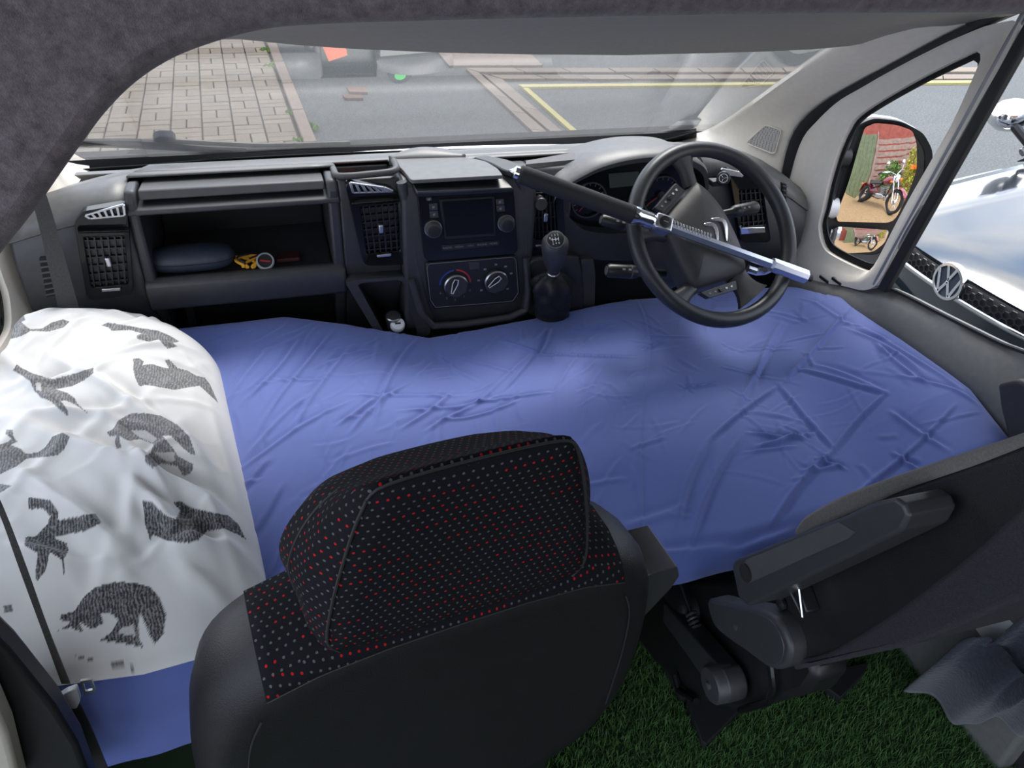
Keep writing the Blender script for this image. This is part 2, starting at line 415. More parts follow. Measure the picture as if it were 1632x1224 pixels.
# kerb edging stones
kr = troot('kerb', 'pinkish concrete kerb edging between block paving and asphalt')
kw = .105
kme = None
for j in range(-3, 12):
    a = K0 + e2 * (j * .92) - e1 * .01
    c = a + e2 * .455 - e1 * kw / 2
    if kme is None:
        mb = MB().box((0, 0, 0), .45, kw / 2 - .002, .045); kme = mb.build('kerb_stone', 'kerb', kr, local=True, bevel=.008); o = kme
    else:
        o = kme.copy(); COL.objects.link(o)
    o.location = c + V((0, 0, .0)); o.rotation_euler.z = math.atan2(e2.y, e2.x) + random.uniform(-.004, .004)
# stone strips round the bay, yellow lines, slab
def ground_prism(name, pts, m, parent, h=.012, dz=0):
    p = [P(a, b, z=GZ + dz) for a, b in pts]; p = [q - V((0, 0, .03)) for q in p]
    return MB().prism(p, (0, 0, h + .03)).build(name, m, parent)
es = troot('edging_strip', 'two rows of buff edging stones framing the yellow-lined parking bay')
def along(a0, a1, b0, b1, n):
    """n stones between edge a0->a1 and edge b0->b1"""
    for i in range(n):
        t0, t1 = i / n + .0015, (i + 1) / n - .0015
        A0, A1 = P(*a0, z=GZ), P(*a1, z=GZ); B0, B1 = P(*b0, z=GZ), P(*b1, z=GZ)
        p = [lerp(A0, A1, t0), lerp(A0, A1, t1), lerp(B0, B1, t1), lerp(B0, B1, t0)]
        MB().prism([q - V((0, 0, .03)) for q in p], (0, 0, .034 + random.uniform(0, .004))).build('edging_stone', 'strip', es)
along((742, 109), (1560, 108), (762, 115.5), (1560, 115), 12)
along((779, 120), (1560, 119), (800, 126.5), (1560, 126), 12)
along((742, 109), (880, 240), (762, 115.5), (905, 240), 5)
along((779, 120), (912, 240), (763, 116.5), (907, 240), 4) if False else None
along((769, 118), (912, 240), (800, 126.5), (930, 240), 4)
yl = ground_prism('yellow_line', [(826, 135), (1600, 128), (1600, 131.5), (833, 139)], 'yellow', None, .004); tag(yl, 'worn yellow road line running across the bay to the right', 'road line', 'yellow bay lines')
yl = ground_prism('yellow_line', [(833, 140.5), (842, 140.5), (950, 235), (940, 236)], 'yellow', None, .0045); tag(yl, 'worn yellow road line running toward the windscreen base', 'road line', 'yellow bay lines')
sl = ground_prism('concrete_slab', [(692, 76), (837, 77), (865, 104.5), (716, 105)], 'slab', None, .004); tag(sl, 'pale concrete slab set in the asphalt behind the bay corner', 'slab')
for nm, pts, lb in (('brick_fragment', [(552, 138), (583, 139), (586, 148), (557, 147)], 'larger flat brown brick fragment on the asphalt'), ('brick_fragment', [(546, 151.5), (577, 152), (579, 157), (550, 157)], 'narrower flat brown brick fragment on the asphalt, nearer the wiper')):
    o = ground_prism(nm, pts, 'leafbrown', None, .006); tag(o, lb, 'brick', 'brown fragments on the asphalt')
def tuft(c, r, n, h, m, nm, lb, grp, cat='weed', rr=.02):
    mb = MB()
    for i in range(n):
        a = random.uniform(0, 6.28); d = r * math.sqrt(random.random()); b = V(c) + V((math.cos(a) * d, math.sin(a) * d, 0)); hh = h * random.uniform(.5, 1)
        t = V((random.uniform(-1, 1), random.uniform(-1, 1), 0)) * h * .5; s = V((math.cos(a * 3), math.sin(a * 3), 0)) * rr
        mb.add([b - s * .6, b + s * .6, b + t * .6 + s + V((0, 0, hh * .7)), b + t + V((0, 0, hh)), b + t * .6 - s + V((0, 0, hh * .7))], [(0, 1, 2, 3, 4)])
    return tag(mb.build(nm, m), lb, cat, grp)
wlab = ['tallest green weed tuft at the far end of the kerb', 'green weed tuft second from the far end of the kerb', 'low green weed against the middle of the kerb', 'small green weed on the paving side of the kerb', 'green weed tuft on the road side of the kerb', 'bushy green weed at the kerb end nearest the windscreen']
for (px, py, r, n), lb in zip([(417, 62, .10, 40), (424, 82, .07, 25), (432, 107, .06, 18), (462, 182, .04, 14), (497, 205, .05, 20), (483, 228, .06, 30)], wlab):
    tuft(P(px, py, z=GZ) + V((0, 0, -.005)), r, n, .06, 'weed', 'weed_tuft', lb, 'weeds along the kerb')

# ================================================================== VAN SHELL
fl = MB().box((0, -1.35, -.025), .93, 1.75, .025).build('floor', 'grassbase'); struct(fl, 'floor of the van under artificial grass')
WO = V((0, .33, .91)); WN = V((0, .315, .45)).normalized()
def WS(px, py): return PL(px, py, WO, WN)
hd_px = [(380, 38), (470, 48), (560, 55), (700, 62), (850, 66), (1000, 68), (1200, 64), (1300, 60), (1358, 55), (1400, 48)]
top = [V(WS(a, b)) for a, b in hd_px]
top = [V((-.86, top[0].y, top[0].z + .0))] + top + [V((.86, top[-1].y - .02, top[-1].z))] if top[0].x > -.8 else top
rows = [[p + V((0, .012, -.004)) for p in top], top]
for dy, dz in ((-.04, .02), (-.16, .07), (-.40, .15), (-.75, .235)):
    rows.append([p + V((0, dy, dz)) for p in top])
ceil = MB().grid(rows).build('ceiling', 'header', solid=.02); struct(ceil, 'grey moulded roof header above the windscreen')
hb = MB()
for a in (936, 982, 1026):
    c = P(a, 67.5, y=top[5].y); hb.box(c, .012, .01, .003)
hb.box(P(981, 66, y=top[5].y + .01), .055, .012, .002)
hb.build('sensor_cover', 'black', ceil, bevel=.001)
roof = MB().box((0, -2.05, 1.97), .97, 1.03, .02).box((0, -.62, 1.62), .97, .44, .02); ro = roof.build('ceiling_rear', 'lining'); struct(ro, 'unseen roof of the van, lined pale for fill light')
for sx, nm in ((-1, 'wall_left'), (1, 'wall_right')):
    w = (MB().box((.96, -2.05, .97), .02, 1.0, 1.0) if sx > 0 else MB().box((-.96, -2.75, .97), .02, .3, 1.0)).build(nm, 'feltback'); struct(w, 'felt lined side wall behind the cab')  # left wall stops short, an opening added to let in fill light
# felt bulkhead with the rounded opening
fe = [(-140, 640), (-60, 490), (0, 408), (50, 345), (95, 281), (130, 232), (165, 186), (210, 141), (265, 104), (330, 77), (420, 53), (520, 44), (700, 38), (1000, 31), (1300, 26), (1632, 24), (1900, 22)]
fp = [P(a, b, y=-1.05) for a, b in sp2(fe, 5, False)]
fp = [V((-.94, -1.05, fp[0].z - .25))] + fp + [V((.94, -1.05, fp[-1].z)), V((.94, -1.05, 1.95)), V((-.94, -1.05, 1.95))]
fb = MB().prism(fp, (0, .035, 0)).build('wall_bulkhead', 'felt', bevel=.010, seg=3); struct(fb, 'purple-grey felt lined overhead bulkhead with rounded opening')
# windscreen glass with black border
wx = .80
def wpt(x, t): return WO + V((x, -.45 * t + .03 * (1 - (x / wx) ** 2) * 0, .315 * t))
wg = troot('window_1', 'raked windscreen glass')
MB().grid([[wpt(x, t) for x in np.linspace(-.87, .87, 9)] for t in (-.06, .5, 1.02)]).build('windscreen_glass', 'wglass', wg)
# black frit along the lower edge
edge = [(60, 285), (122, 268), (230, 260), (330, 252), (430, 246), (540, 241), (700, 236), (850, 233), (1000, 228), (1060, 220), (1110, 207)]
lo = [(a, b + 14) for a, b in edge]
e3 = [WS(a, b) + WN * -.003 for a, b in sp2(edge, 4, False)]; l3 = [WS(a, b) + WN * -.003 for a, b in sp2(lo, 4, False)]
MB().grid([e3, l3]).build('windscreen_border', 'void', wg, solid=.002)
# A pillars, door seals, door surrounds (right side, then mirrored to the left side)
eA = [(1420, 18), (1358, 55), (1270, 113), (1180, 178), (1150, 198), (1120, 213), (1085, 222)]
eB = [(1600, 14), (1524, 44), (1420, 100), (1347, 139), (1300, 168), (1272, 194), (1254, 228), (1244, 275)]
eC = [(1640, 12), (1549, 50), (1460, 92), (1374, 139), (1335, 162), (1300, 195), (1277, 225), (1257, 292)]
A3 = resample_open = None
def ropen(pts, n):
    pts = [V(p) for p in pts]; L = [0]
    for i in range(len(pts) - 1): L.append(L[-1] + (pts[i + 1] - pts[i]).length)
    out = []; k = 0
    for i in range(n):
        s = L[-1] * i / (n - 1)
        while k < len(pts) - 2 and L[k + 1] < s: k += 1
        out.append(pts[k].lerp(pts[k + 1], (s - L[k]) / (L[k + 1] - L[k])))
    return out
A3 = ropen([WS(a, b) - WN * .004 for a, b in sp2(eA, 6, False)], 26)
B3 = ropen(PS(sp2(eB, 6, False), x=.845), 26)
C3 = ropen(PS(sp2(eC, 6, False), x=.86), 26)
inner_px = [(1562, 86), (1562, 97), (1524, 183), (1499, 230), (1447, 320), (1408, 395), (1391, 427), (1383, 432), (1366, 427), (1326, 407), (1310, 391), (1304, 360), (1310, 335), (1320, 290), (1335, 240), (1350, 207), (1364, 187), (1400, 162), (1470, 122), (1545, 85), (1555, 81)]
outer_px = [(1626, 36), (1600, 95), (1560, 165), (1500, 270), (1440, 372), (1394, 457), (1340, 455), (1290, 444), (1262, 420), (1250, 360), (1257, 290), (1277, 225), (1300, 195), (1335, 162), (1374, 139), (1460, 90), (1549, 50), (1585, 38)]
IN3 = resample(PS(sp2(inner_px, 4), x=.885), 96); OUT3 = resample(PS(sp2(outer_px, 4), x=.862), 96)
def side(sx, pn, dn, lbp, lbd):
    def mr(ps): return [V((p.x * sx, p.y, p.z)) for p in ps]
    tp = troot(pn, lbp)
    a, b = mr(A3), mr(B3)
    if sx < 0: a = [p + V((-.075 * i / 25, 0, 0)) for i, p in enumerate(a)]
    rows = [[p + WN * .01 for p in a], a] + [[lerp(p, q, t) + V((-sx * .010 * math.sin(math.pi * t), -.012 * math.sin(math.pi * t), .004)) for p, q in zip(a, b)] for t in (.12, .3, .5, .7, .88)] + [b, [p + V((sx * .02, 0, 0)) for p in b]]
    MB().grid(rows).build('pillar_trim', 'beige', tp, ang=60)
    dr = troot(dn, lbd)
    c = mr(C3)
    MB().grid([[p + V((sx * .012, 0, 0)) for p in b], [lerp(p, q, .25) + V((-sx * .004, 0, 0)) for p, q in zip(b, c)], [lerp(p, q, .7) + V((-sx * .004, 0, 0)) for p, q in zip(b, c)], [p + V((sx * .012, 0, 0)) for p in c]]).build('rubber_seal', 'rubber', dr, ang=60)
    i3, o3 = mr(IN3), mr(OUT3)
    mid = [lerp(p, q, .30) + V((-sx * .006, 0, 0)) for p, q in zip(o3, i3)]; mid2 = [lerp(p, q, .62) + V((-sx * .0, 0, 0)) for p, q in zip(o3, i3)]
    MB().rings([[p + V((sx * .03, 0, 0)) for p in o3], o3, mid, mid2, i3, [p + V((sx * .015, 0, 0)) for p in i3]], cap=False).build('window_surround', 'beige2', dr, ang=50)
    g3 = [p + V((sx * .012, 0, 0)) for p in i3]; cen = sum(g3, V((0, 0, 0))) / len(g3)
    MB().ring(g3, [lerp(p, cen, .07) for p in g3], (sx * .004, 0, 0)).build('glass_border', 'void', dr)
    MB().add(g3, [tuple(range(len(g3)))]).build('quarter_glass', 'glass', dr)
    d0, d1 = P(1690, -75, x=.872), P(1396, 456, x=.872); s0, s1 = P(1709, -72, x=.868), P(1408, 462, x=.868)
    d0, d1, s0, s1 = mr([d0, d1, s0, s1])
    MB().beam(d0, d1, .014, .02, (1, 0, 0)).build('window_divider', 'satin2', dr, bevel=.005, seg=3)
    MB().beam(s0, s1, .024, .018, (1, 0, 0)).build('window_seal', 'rubber', dr, bevel=.005, seg=3)
    # sill ledge
    wpx = [(1268, 430), (1300, 441), (1394, 458), (1425, 464), (1500, 502), (1560, 532), (1599, 551), (1640, 566), (1700, 592), (1800, 640)]
    ipx = [(1255, 447), (1290, 456), (1330, 470), (1366, 484), (1459, 546), (1520, 580), (1587, 612), (1640, 652), (1700, 690), (1800, 750)]
    w3 = mr(ropen(PS(sp2(wpx, 4, False), x=.885), 30)); n3 = mr(ropen(PS(sp2(ipx, 4, False), x=.845), 30))
    mid = [lerp(p, q, .5) + V((0, 0, .006)) for p, q in zip(w3, n3)]
    low = [p + V((-sx * .012, 0, -.03)) for p in n3]; low2 = [V((p.x + sx * .006, p.y, .34)) for p in n3]
    MB().grid([[p + V((sx * .02, 0, 0)) for p in w3], w3, mid, n3, low, low2]).build('sill', 'sill', dr, ang=50)
    MB().tube([p + V((-sx * .001, 0, .003)) for p in w3[6:]], .004, 6).build('sill_seal', 'rubber', dr)
    MB().box((sx * .905, -.38, .34), .03, .62, .36).build('door_panel', 'sill', dr, bevel=.01)
    MB().box((sx * .927, -.98, .95), .013, .05, 1.0).build('door_pillar', 'rubber', dr, bevel=.01)
    MB().beam((sx * .87, -.35, 1.37), (sx * .87, -1.02, 1.43), .10, .08, (0, 0, 1)).build('cant_rail', 'beige2', dr, bevel=.01)  # roof side out of view, added for shading
    MB().grid([[V((sx * .895, y, z)) for y in (-.95, -.3)] for z in (.68, 1.40)]).build('window_glass', 'glass', dr)
    return tp, dr
M['satin2'] = mat('grey_divider', (.30, .30, .32), .35, .3)
tpR, drR = side(1, 'trim_1', 'door_1', 'beige windscreen pillar trim with perforated speaker grille', 'driver door with quarter window and grey sill')
tpL, drL = side(-1, 'trim_2', 'door_2', 'beige windscreen pillar trim on the passenger side', 'passenger door beside the pillow')
# tweeter grille on the right pillar
tw = rnd([(1190, 228), (1222, 197), (1247, 206), (1236, 246)], .18)
from mathutils.bvhtree import BVHTree
def drape(obj, pts, off):
    """points of an existing surface below the given pixels, lifted by off, with its mean normal"""
    M_ = wmat(obj); bv = BVHTree.FromPolygons([M_ @ v.co for v in obj.data.vertices], [tuple(p.vertices) for p in obj.data.polygons])
    out = []; nn = V((0, 0, 0))
    for a, b in pts:
        h = bv.ray_cast(CAM, ray(a, b))
        if h[0] is None: continue
        n = h[1] if h[1].dot(CAM - h[0]) > 0 else -h[1]
        out.append(h[0] + n * off); nn += n
    return out, nn.normalized()
tp3, tn = drape(tpR.children[0], tw, .005)
MB().prism(tp3, -tn * .012).build('speaker_grille', 'tweeter', tpR, bevel=.0015)
tp4, tn = drape(tpR.children[0], tw, .0055)
MB().tube(tp4, .0016, 6, closed=True).build('grille_rim', 'beige', tpR)
MB().prism(PS(rnd([(1588, 612), (1620, 604), (1700, 640), (1720, 760), (1640, 735), (1606, 700), (1594, 655)], .2), x=.815), (.06, 0, 0)).build('door_pull', 'plastic', drR, bevel=.01, seg=3)
# switches on the sill
zs = P(1345, 462, x=.868)
for k, (a, b) in enumerate(((1318, 447), (1338, 450))):
    c = P(a, b, x=.872); MB().box(c + V((0, 0, .004)), .012, .018, .004).build('window_switch', 'black', drR, bevel=.002)
MB().box(P(1325, 445, x=.885) + V((0, 0, .003)), .010, .004, .003).build('window_switch', 'chrome', drR, bevel=.001)
# van bonnet outside
bn = MB().grid([[V((x, y, z - .05 * (x / .9) ** 2)) for x in np.linspace(-.9, .9, 13)] for y, z in ((.40, .865), (.50, .84), (.75, .78), (1.05, .66), (1.2, .40), (1.22, -.3))]).build('bonnet', 'white', solid=.01); struct(bn, 'white bonnet of the van below the windscreen')
# wiper
wp = thing('wiper', 'black windscreen wiper lying along the lower edge of the glass', 'wiper', WS(260, 246) + WN * .03)
pts = [WS(a, b) + WN * .02 for a, b in sp2([(20, 240), (122, 243), (200, 243), (262, 246), (320, 250), (394, 252)], 4, False)]
MB().tube(pts, [.005 + .006 * math.sin(math.pi * i / (len(pts) - 1)) for i in range(len(pts))], 8).build('blade', 'rubber', wp)
MB().tube([WS(a, b) + WN * .028 for a, b in sp2([(255, 243), (330, 247), (430, 250), (560, 246)], 4, False)], .006, 8).build('arm', 'black', wp)
MB().prism([WS(a, b) + WN * .024 for a, b in rnd([(247, 240), (256, 236), (278, 236), (284, 242), (280, 250), (250, 251)], .3)], WN * .016).build('clip', 'navycase', wp, bevel=.002)
#@@INTERIOR
# ================================================================== DASHBOARD
DB = thing('dashboard', 'dark grey plastic dashboard spanning the cab below the windscreen', 'dashboard', (0, .1, .55))
def section(x0, x1, prof, name, m, bevel=.006):
    """closed (y, z) profile swept from x0 to x1"""
    return MB().prism([V((x0, y, z)) for y, z in prof], (x1 - x0, 0, 0)).build(name, m, DB, bevel=bevel, seg=3)
low = [(.012, .70), (.07, .62), (.10, .50), (.34, .50)]
full = [(.36, .862), (.20, .908), (.05, .945), (.008, .944), (-.006, .925), (.0, .75)]
def drop(x): return (.105 if x > 0 else .045) * max(0, (abs(x) - .60) / .265) ** 1.7
def end_panel(x0, x1):
    xs_ = np.linspace(x0, x1, 7); prof = [(.36, .862), (.20, .908), (.10, .938), (.06, .936), (.030, .924), (.010, .897), (.0, .86), (.0, .75)] + low
    MB().rings([[V((x, y, z - drop(x) * (1 if z > .8 else .3))) for y, z in prof] for x in xs_]).build('end_panel', 'plastic', DB, bevel=.006, seg=3)
    MB().grid([[V((x, y, z - drop(x))) for x in xs_] for y, z in ((.37, .868), (.20, .914), (.10, .944), (.06, .942), (.028, .929), (.008, .902))]).build('end_top', 'dashglare', DB, solid=.004)
end_panel(-.865, -.652); end_panel(.56, .865)
section(-.652, -.632, full + low, 'tray_side', 'plastic')
section(-.285, -.262, full + low, 'tray_side', 'plastic')
# tray between them: top, back, floor, front lip
section(-.633, -.284, [(.36, .845), (.20, .898), (.13, .922), (.13, .905), (.36, .83)], 'tray_roof', 'plastic')
section(-.633, -.284, [(.36, .84), (.225, .888), (.225, .75), (.36, .75)], 'tray_back', 'black')
section(-.633, -.284, [(.23, .765), (.012, .752), (.012, .735), (.23, .735)], 'tray_floor', 'plastic')
section(-.653, -.262, [(.006, .765), (-.010, .757), (-.014, .735), (.0, .695), (.05, .68), (.07, .735), (.02, .76)], 'tray_lip', 'plastic', .006)
section(-.653, -.262, [(.0, .915), (-.010, .910), (-.010, .902), (.004, .898), (.13, .91), (.13, .916)], 'tray_brow', 'plastic', .003)
# lid above the slot
lid = [P(232, 314, y=.012), P(524, 280, y=.012)]
lz0, lz1 = lid[0].z, lid[1].z
lx0, lx1 = -.628, -.288
MB().add([V((lx0, .004, .926)), V((lx1, .004, .926)), V((lx1, .014, .942)), V((lx0, .014, .942)), V((lx0, .13, .930)), V((lx1, .13, .930)), V((lx0, .13, .915)), V((lx1, .13, .915))],
         [(0, 1, 2, 3), (3, 2, 5, 4), (0, 6, 7, 1), (6, 4, 5, 7), (0, 3, 4, 6), (1, 7, 5, 2)]).build('tray_lid', 'plastic2', DB, bevel=.003)
# centre stack body
section(-.262, -.142, [(.36, .862), (.20, .908), (.142, .922), (.138, .898), (.018, .896), (.012, .944), (.002, .944), (-.006, .925), (.0, .75)] + low, 'centre_side', 'plastic', .004)
section(.142, .235, full + low, 'centre_side', 'plastic')
section(-.143, .143, [(.36, .850), (.20, .905), (.06, .942), (-.008, .944), (-.026, .935), (-.034, .90), (-.030, .66), (-.02, .60), (.10, .50), (.34, .50)], 'centre_stack', 'plastic', .008)
# driver's section: low deck behind the instrument hood, knee panel
section(.235, .56, [(.36, .845), (.20, .895), (.10, .925), (.10, .72), (.05, .66), (.10, .50), (.34, .50)], 'instrument_bay', 'black')
section(-.865, .865, [(.46, .82), (.36, .864), (.34, .864), (.34, .80), (.46, .80)], 'demister_panel', 'dashglare', .003)
# top skin, slightly proud of the sections
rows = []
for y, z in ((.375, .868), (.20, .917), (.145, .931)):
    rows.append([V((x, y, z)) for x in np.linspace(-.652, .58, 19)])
MB().grid(rows).build('dash_top', 'dashglare', DB, solid=.004)
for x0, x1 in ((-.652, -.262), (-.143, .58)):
    MB().grid([[V((x, y, z)) for x in np.linspace(x0, x1, 9)] for y, z in ((.145, .931), (.12, .938), (.075, .949))]).build('dash_top', 'dashglare', DB, solid=.004)
# centre pod: pad, ridge, side recesses
pad = [(655, 287), (802, 279), (793, 268), (775, 257), (745, 250), (625, 253), (632, 262), (643, 272)]
MB().prism([P(a, b, z=.953) for a, b in rnd(pad, .25)], (0, 0, -.008)).build('centre_pad', 'dashglare', DB, bevel=.004)
yb = P(680, 250, z=.951).y
apx = sp2([(620, 254), (628, 247), (645, 239), (672, 234), (705, 236), (728, 243), (742, 251)], 4, False)
r0_ = [P(a, 254.5 - (a - 620) / 122 * 3, z=.952) for a, b in apx]; r3_ = [P(a, b, y=yb + .030) for a, b in apx]
MB().grid([[p + V((0, 0, -.012)) for p in r0_], r0_, [p + V((0, .006, .006)) for p in r0_], [lerp(p, q, .55) + V((0, 0, .006)) for p, q in zip(r0_, r3_)], r3_, [p + V((0, .010, -.05)) for p in r3_]]).build('centre_ridge', 'dashglare', DB, ang=60)
MB().prism([P(a, b, z=.954) for a, b in rnd([(752, 250), (775, 247), (810, 254), (838, 266), (835, 275), (806, 272), (780, 258)], .3)], (0, 0, -.012)).build('top_recess', 'plastic', DB, bevel=.003)
# raised rim round the left recess
MB().tube(spline([V((-.262, .14, .925)), V((-.264, .06, .945)), V((-.258, .008, .950)), V((-.20, -.002, .954)), V((-.148, .004, .957)), V((-.142, .06, .957))], 5, False), .007, 8).build('recess_rim', 'plastic2', DB, ang=70)
def mirrored(px, py, z):
    """where a point on the dash at height z lies that the windscreen reflects towards a pixel"""
    d = ray(px, py); q_ = PL(px, py, WO, WN); r_ = d - WN * (2 * d.dot(WN)); return q_ + r_ * ((z - q_.z) / r_.z)
oc = MB().prism([mirrored(a, b, .903) for a, b in ((508, 60), (546, 52), (554, 88), (524, 98))], (0, 0, -.0015)).build('orange_card', 'orange'); tag(oc, 'orange card in the dash recess left of centre, reflected in the windscreen', 'card')
gd = mirrored(637, 117, .938)
GD = thing('round_sensor', 'black disc with green centre behind the centre pad, reflected in the windscreen', 'sensor', gd)
M['green'] = mat('green_disc', (.03, .42, .06), .4)
MB().lathe(gd, (0, .25, 1), [(.026, -.004), (.026, .004), (.022, .006)], 28).build('housing', 'black', GD); MB().lathe(gd, (0, .25, 1), [(.012, .004), (.012, .007)], 24).build('centre', 'green', GD)
# long step line along the dash top on the right
for pts in ([(838, 262), (1000, 246), (1035, 236), (1000, 236), (905, 244), (838, 256)],):
    MB().prism([P(a, b, z=.953) for a, b in rnd(pts, .2)], (0, 0, -.01)).build('top_panel', 'plastic2', DB, bevel=.002)

def vent(name, c_px, y, ncol, nrow, bez_px, louv=None, band=None, tabp=None, knob=None, chrome_tab=False):
    """air vent: bezel, recess, slats in both directions, louvre above, slider tab and knob"""
    bz = PS(rnd(bez_px, .16), y=y); n = 64
    cq = PS(c_px, y=y - .0)
    ov = resample(bz, n); iv = resample([quad(cq, u, v) for u, v in ((0, 0), (1, 0), (1, 1), (0, 1))], n)
    # align start
    k0 = min(range(n), key=lambda k: (iv[k] - ov[0]).length); iv = iv[k0:] + iv[:k0]
    B = MB().ring([p + V((0, -.010, 0)) for p in ov], [p + V((0, -.006, 0)) for p in iv], (0, .025, 0)).build(name, 'gloss', DB, bevel=.0015)
    bk = [p + V((0, .018, 0)) for p in cq]
    MB().prism(bk, (0, .004, 0)).build('recess', 'void', B, bevel=0)
    for i in range(ncol):
        u = (i + .5) / ncol
        MB().beam(quad(cq, u, .01), quad(cq, u, .99), .0028, .009, (0, 1, 0)).build('slat', 'black', B)
    for j in range(nrow):
        v = (j + .5) / nrow
        MB().beam(quad(cq, .01, v) + V((0, .0005, 0)), quad(cq, .99, v) + V((0, .0005, 0)), .0026, .008, (0, 1, 0)).build('slat', 'black', B)
    if band:
        bq = [P(*band[0], y=y + .022), P(*band[1], y=y + .022), P(*band[2], y=y - .022), P(*band[3], y=y - .022)]
        MB().prism(bq, (0, .006, -.006)).build('gloss_band', 'gloss', B, bevel=.002)
    if louv:
        lq = PS(louv, y=y - .012)
        MB().prism([quad(lq, u, v) + V((0, .003, 0)) for u, v in ((0, 0), (1, 0), (1, 1), (0, 1))], (0, .003, 0)).build('louvre_recess', 'void', B)
        for i in range(7):
            u = i / 6; MB().beam(quad(lq, u, 0), quad(lq, u, 1), .005, .006, (0, 1, 0)).build('louvre_slat', 'satin', B, bevel=.001)
        for v in (0, 1): MB().beam(quad(lq, 0, v), quad(lq, 1, v), .0035, .006, (0, 1, 0)).build('louvre_rail', 'satin', B, bevel=.001)
    if tabp:
        t = PS(tabp, y=y - .014); MB().prism(t, (0, .008, 0)).build('slider_tab', 'chrome' if chrome_tab else 'satin', B, bevel=.0015)
    if knob:
        k = P(*knob, y=y - .008); MB().box(k, .005, .006, .010).build('vane_knob', 'satin', B, bevel=.003, seg=3)
    return B
vent('air_vent', [(134, 376), (199, 374), (205, 450), (146, 456)], -.004, 6, 6, [(119, 352), (133, 334), (203, 322), (214, 466), (140, 476)],
     [(136, 343), (197, 326), (199, 343), (144, 348)], [(121, 351), (202, 347), (206, 368), (123, 370)], [(162, 461), (192, 459), (192, 464), (162, 466)], (173, 417))
vent('air_vent', [(573, 327), (633, 321), (637, 398), (584, 403)], -.012, 6, 7, [(548, 288), (620, 296), (636, 308), (648, 419), (579, 421)],
     [(558, 291), (612, 299), (626, 305), (563, 307)], [(555, 309), (632, 309), (638, 319), (561, 325)], [(601, 407), (624, 404), (624, 409), (601, 411)], (607, 364))
vent('air_vent', [(847, 311), (884, 309), (888, 379), (849, 380)], -.012, 6, 3, [(840, 306), (895, 302), (900, 405), (842, 408)],
     None, None, [(854, 391), (876, 389), (876, 392), (854, 394)], (869, 346))
vent('air_vent', [(1176, 302), (1212, 300), (1219, 356), (1180, 360)], -.004, 5, 5, [(1158, 268), (1190, 272), (1212, 290), (1226, 384), (1178, 384)],
     [(1150, 269), (1176, 274), (1183, 281), (1158, 278)], None, [(1180, 363), (1219, 362), (1220, 371), (1181, 374)], None, True)
# side demister vents at the ends of the dash
for c_px in ([(62, 412), (80, 410), (92, 470), (74, 474)], [(1247, 292), (1254, 294), (1254, 342), (1249, 340)]):
    cq = PS(c_px, y=-.008); B = MB().prism(cq, (0, .01, 0)).build('side_vent', 'void', DB, bevel=.001)
    for j in range(7): MB().beam(quad(cq, .02, (j + .5) / 7), quad(cq, .98, (j + .5) / 7), .003, .006, (0, 1, 0)).build('slat', 'plastic2', B)
# radio
RY = -.040
rp_ = rnd([(664, 306), (672, 299), (808, 294), (819, 302), (826, 405), (677, 418)], .12)
RB = plate('radio', rp_, RY, .02, 'gloss', DB, .002)
MB().prism([P(655, 289, y=-.018), P(803, 281.5, y=-.018), P(819, 300, y=-.056), P(664, 307, y=-.056)], (0, .004, -.012)).build('gloss_brow', 'softgloss', DB, bevel=.003)
plate('screen_frame', rnd([(700, 318), (788, 313), (791, 376), (709, 382)], .05), RY - .004, .006, 'black', RB, .0012)
plate('screen', [(705, 322), (785, 317), (787, 372), (712, 377)], RY - .0055, .004, 'screen', RB, 0)
def dial(name, c, r, h, m, parent, y, ringm=None):
    o = P(*c, y=y); k = MB().lathe(o, (0, -1, 0), [(r, 0), (r, h * .75), (r * .9, h), (r * .6, h)], 28).build(name, m, parent, ang=40)
    return o, k
for c in ((690, 364), (806, 355)):
    o, k = dial('volume_knob', c, .0165, .016, 'plastic2', RB, RY)
    MB().lathe(o + V((0, -.0158, 0)), (0, -1, 0), [(.0125, 0), (.0125, .0015), (.010, .002)], 28).build('knob_face', 'black', k)
    MB().lathe(o, (0, -1, 0), [(.0185, 0), (.0185, .003), (.0165, .003)], 28).build('knob_collar', 'satin', k)
for pts in ([(679, 315), (688, 314), (689, 320), (680, 321)], [(684, 325), (697, 324), (698, 335), (685, 336)], [(685, 337), (698, 336), (699, 347), (686, 348)], [(790, 318), (803, 317), (804, 326), (791, 327)], [(791, 328), (804, 327), (805, 337), (792, 338)]):
    bt = plate('button', pts, RY - .003, .005, 'plastic', RB, .001)
    cx = sum(p[0] for p in pts) / 4; cy = sum(p[1] for p in pts) / 4
    plate('button_symbol', [(cx - 2, cy + 2), (cx - 2, cy - 1), (cx + 2, cy - 2), (cx + 1, cy + 2)], RY - .0036, .001, 'greymark', RB, 0)
strip = [(703, 391), (796, 383), (795, 392), (705, 401)]
plate('button_strip', rnd(strip, .3), RY - .002, .004, 'black', RB, .001)
def text(s, c, size, y, m, parent, name='lettering', rotq=None, align='CENTER'):
    cu = bpy.data.curves.new(name, 'FONT'); cu.body = s; cu.size = size; cu.align_x = align; cu.align_y = 'CENTER'; cu.extrude = .0002
    ob = bpy.data.objects.new(name, cu); COL.objects.link(ob)
    dg = bpy.context.evaluated_depsgraph_get(); me = bpy.data.meshes.new_from_object(ob.evaluated_get(dg)); bpy.data.objects.remove(ob); bpy.data.curves.remove(cu)
    me.materials.clear(); me.materials.append(M[m]); o = bpy.data.objects.new(name, me); COL.objects.link(o)
    R_ = rotq if rotq is not None else Matrix.Rotation(math.pi / 2, 4, 'X')
    o.matrix_basis = (wmat(parent).inverted() if parent else Matrix()) @ Matrix.Translation(c) @ R_
    if parent: o.parent = parent
    return o
sq = PS(strip, y=RY - .0026)
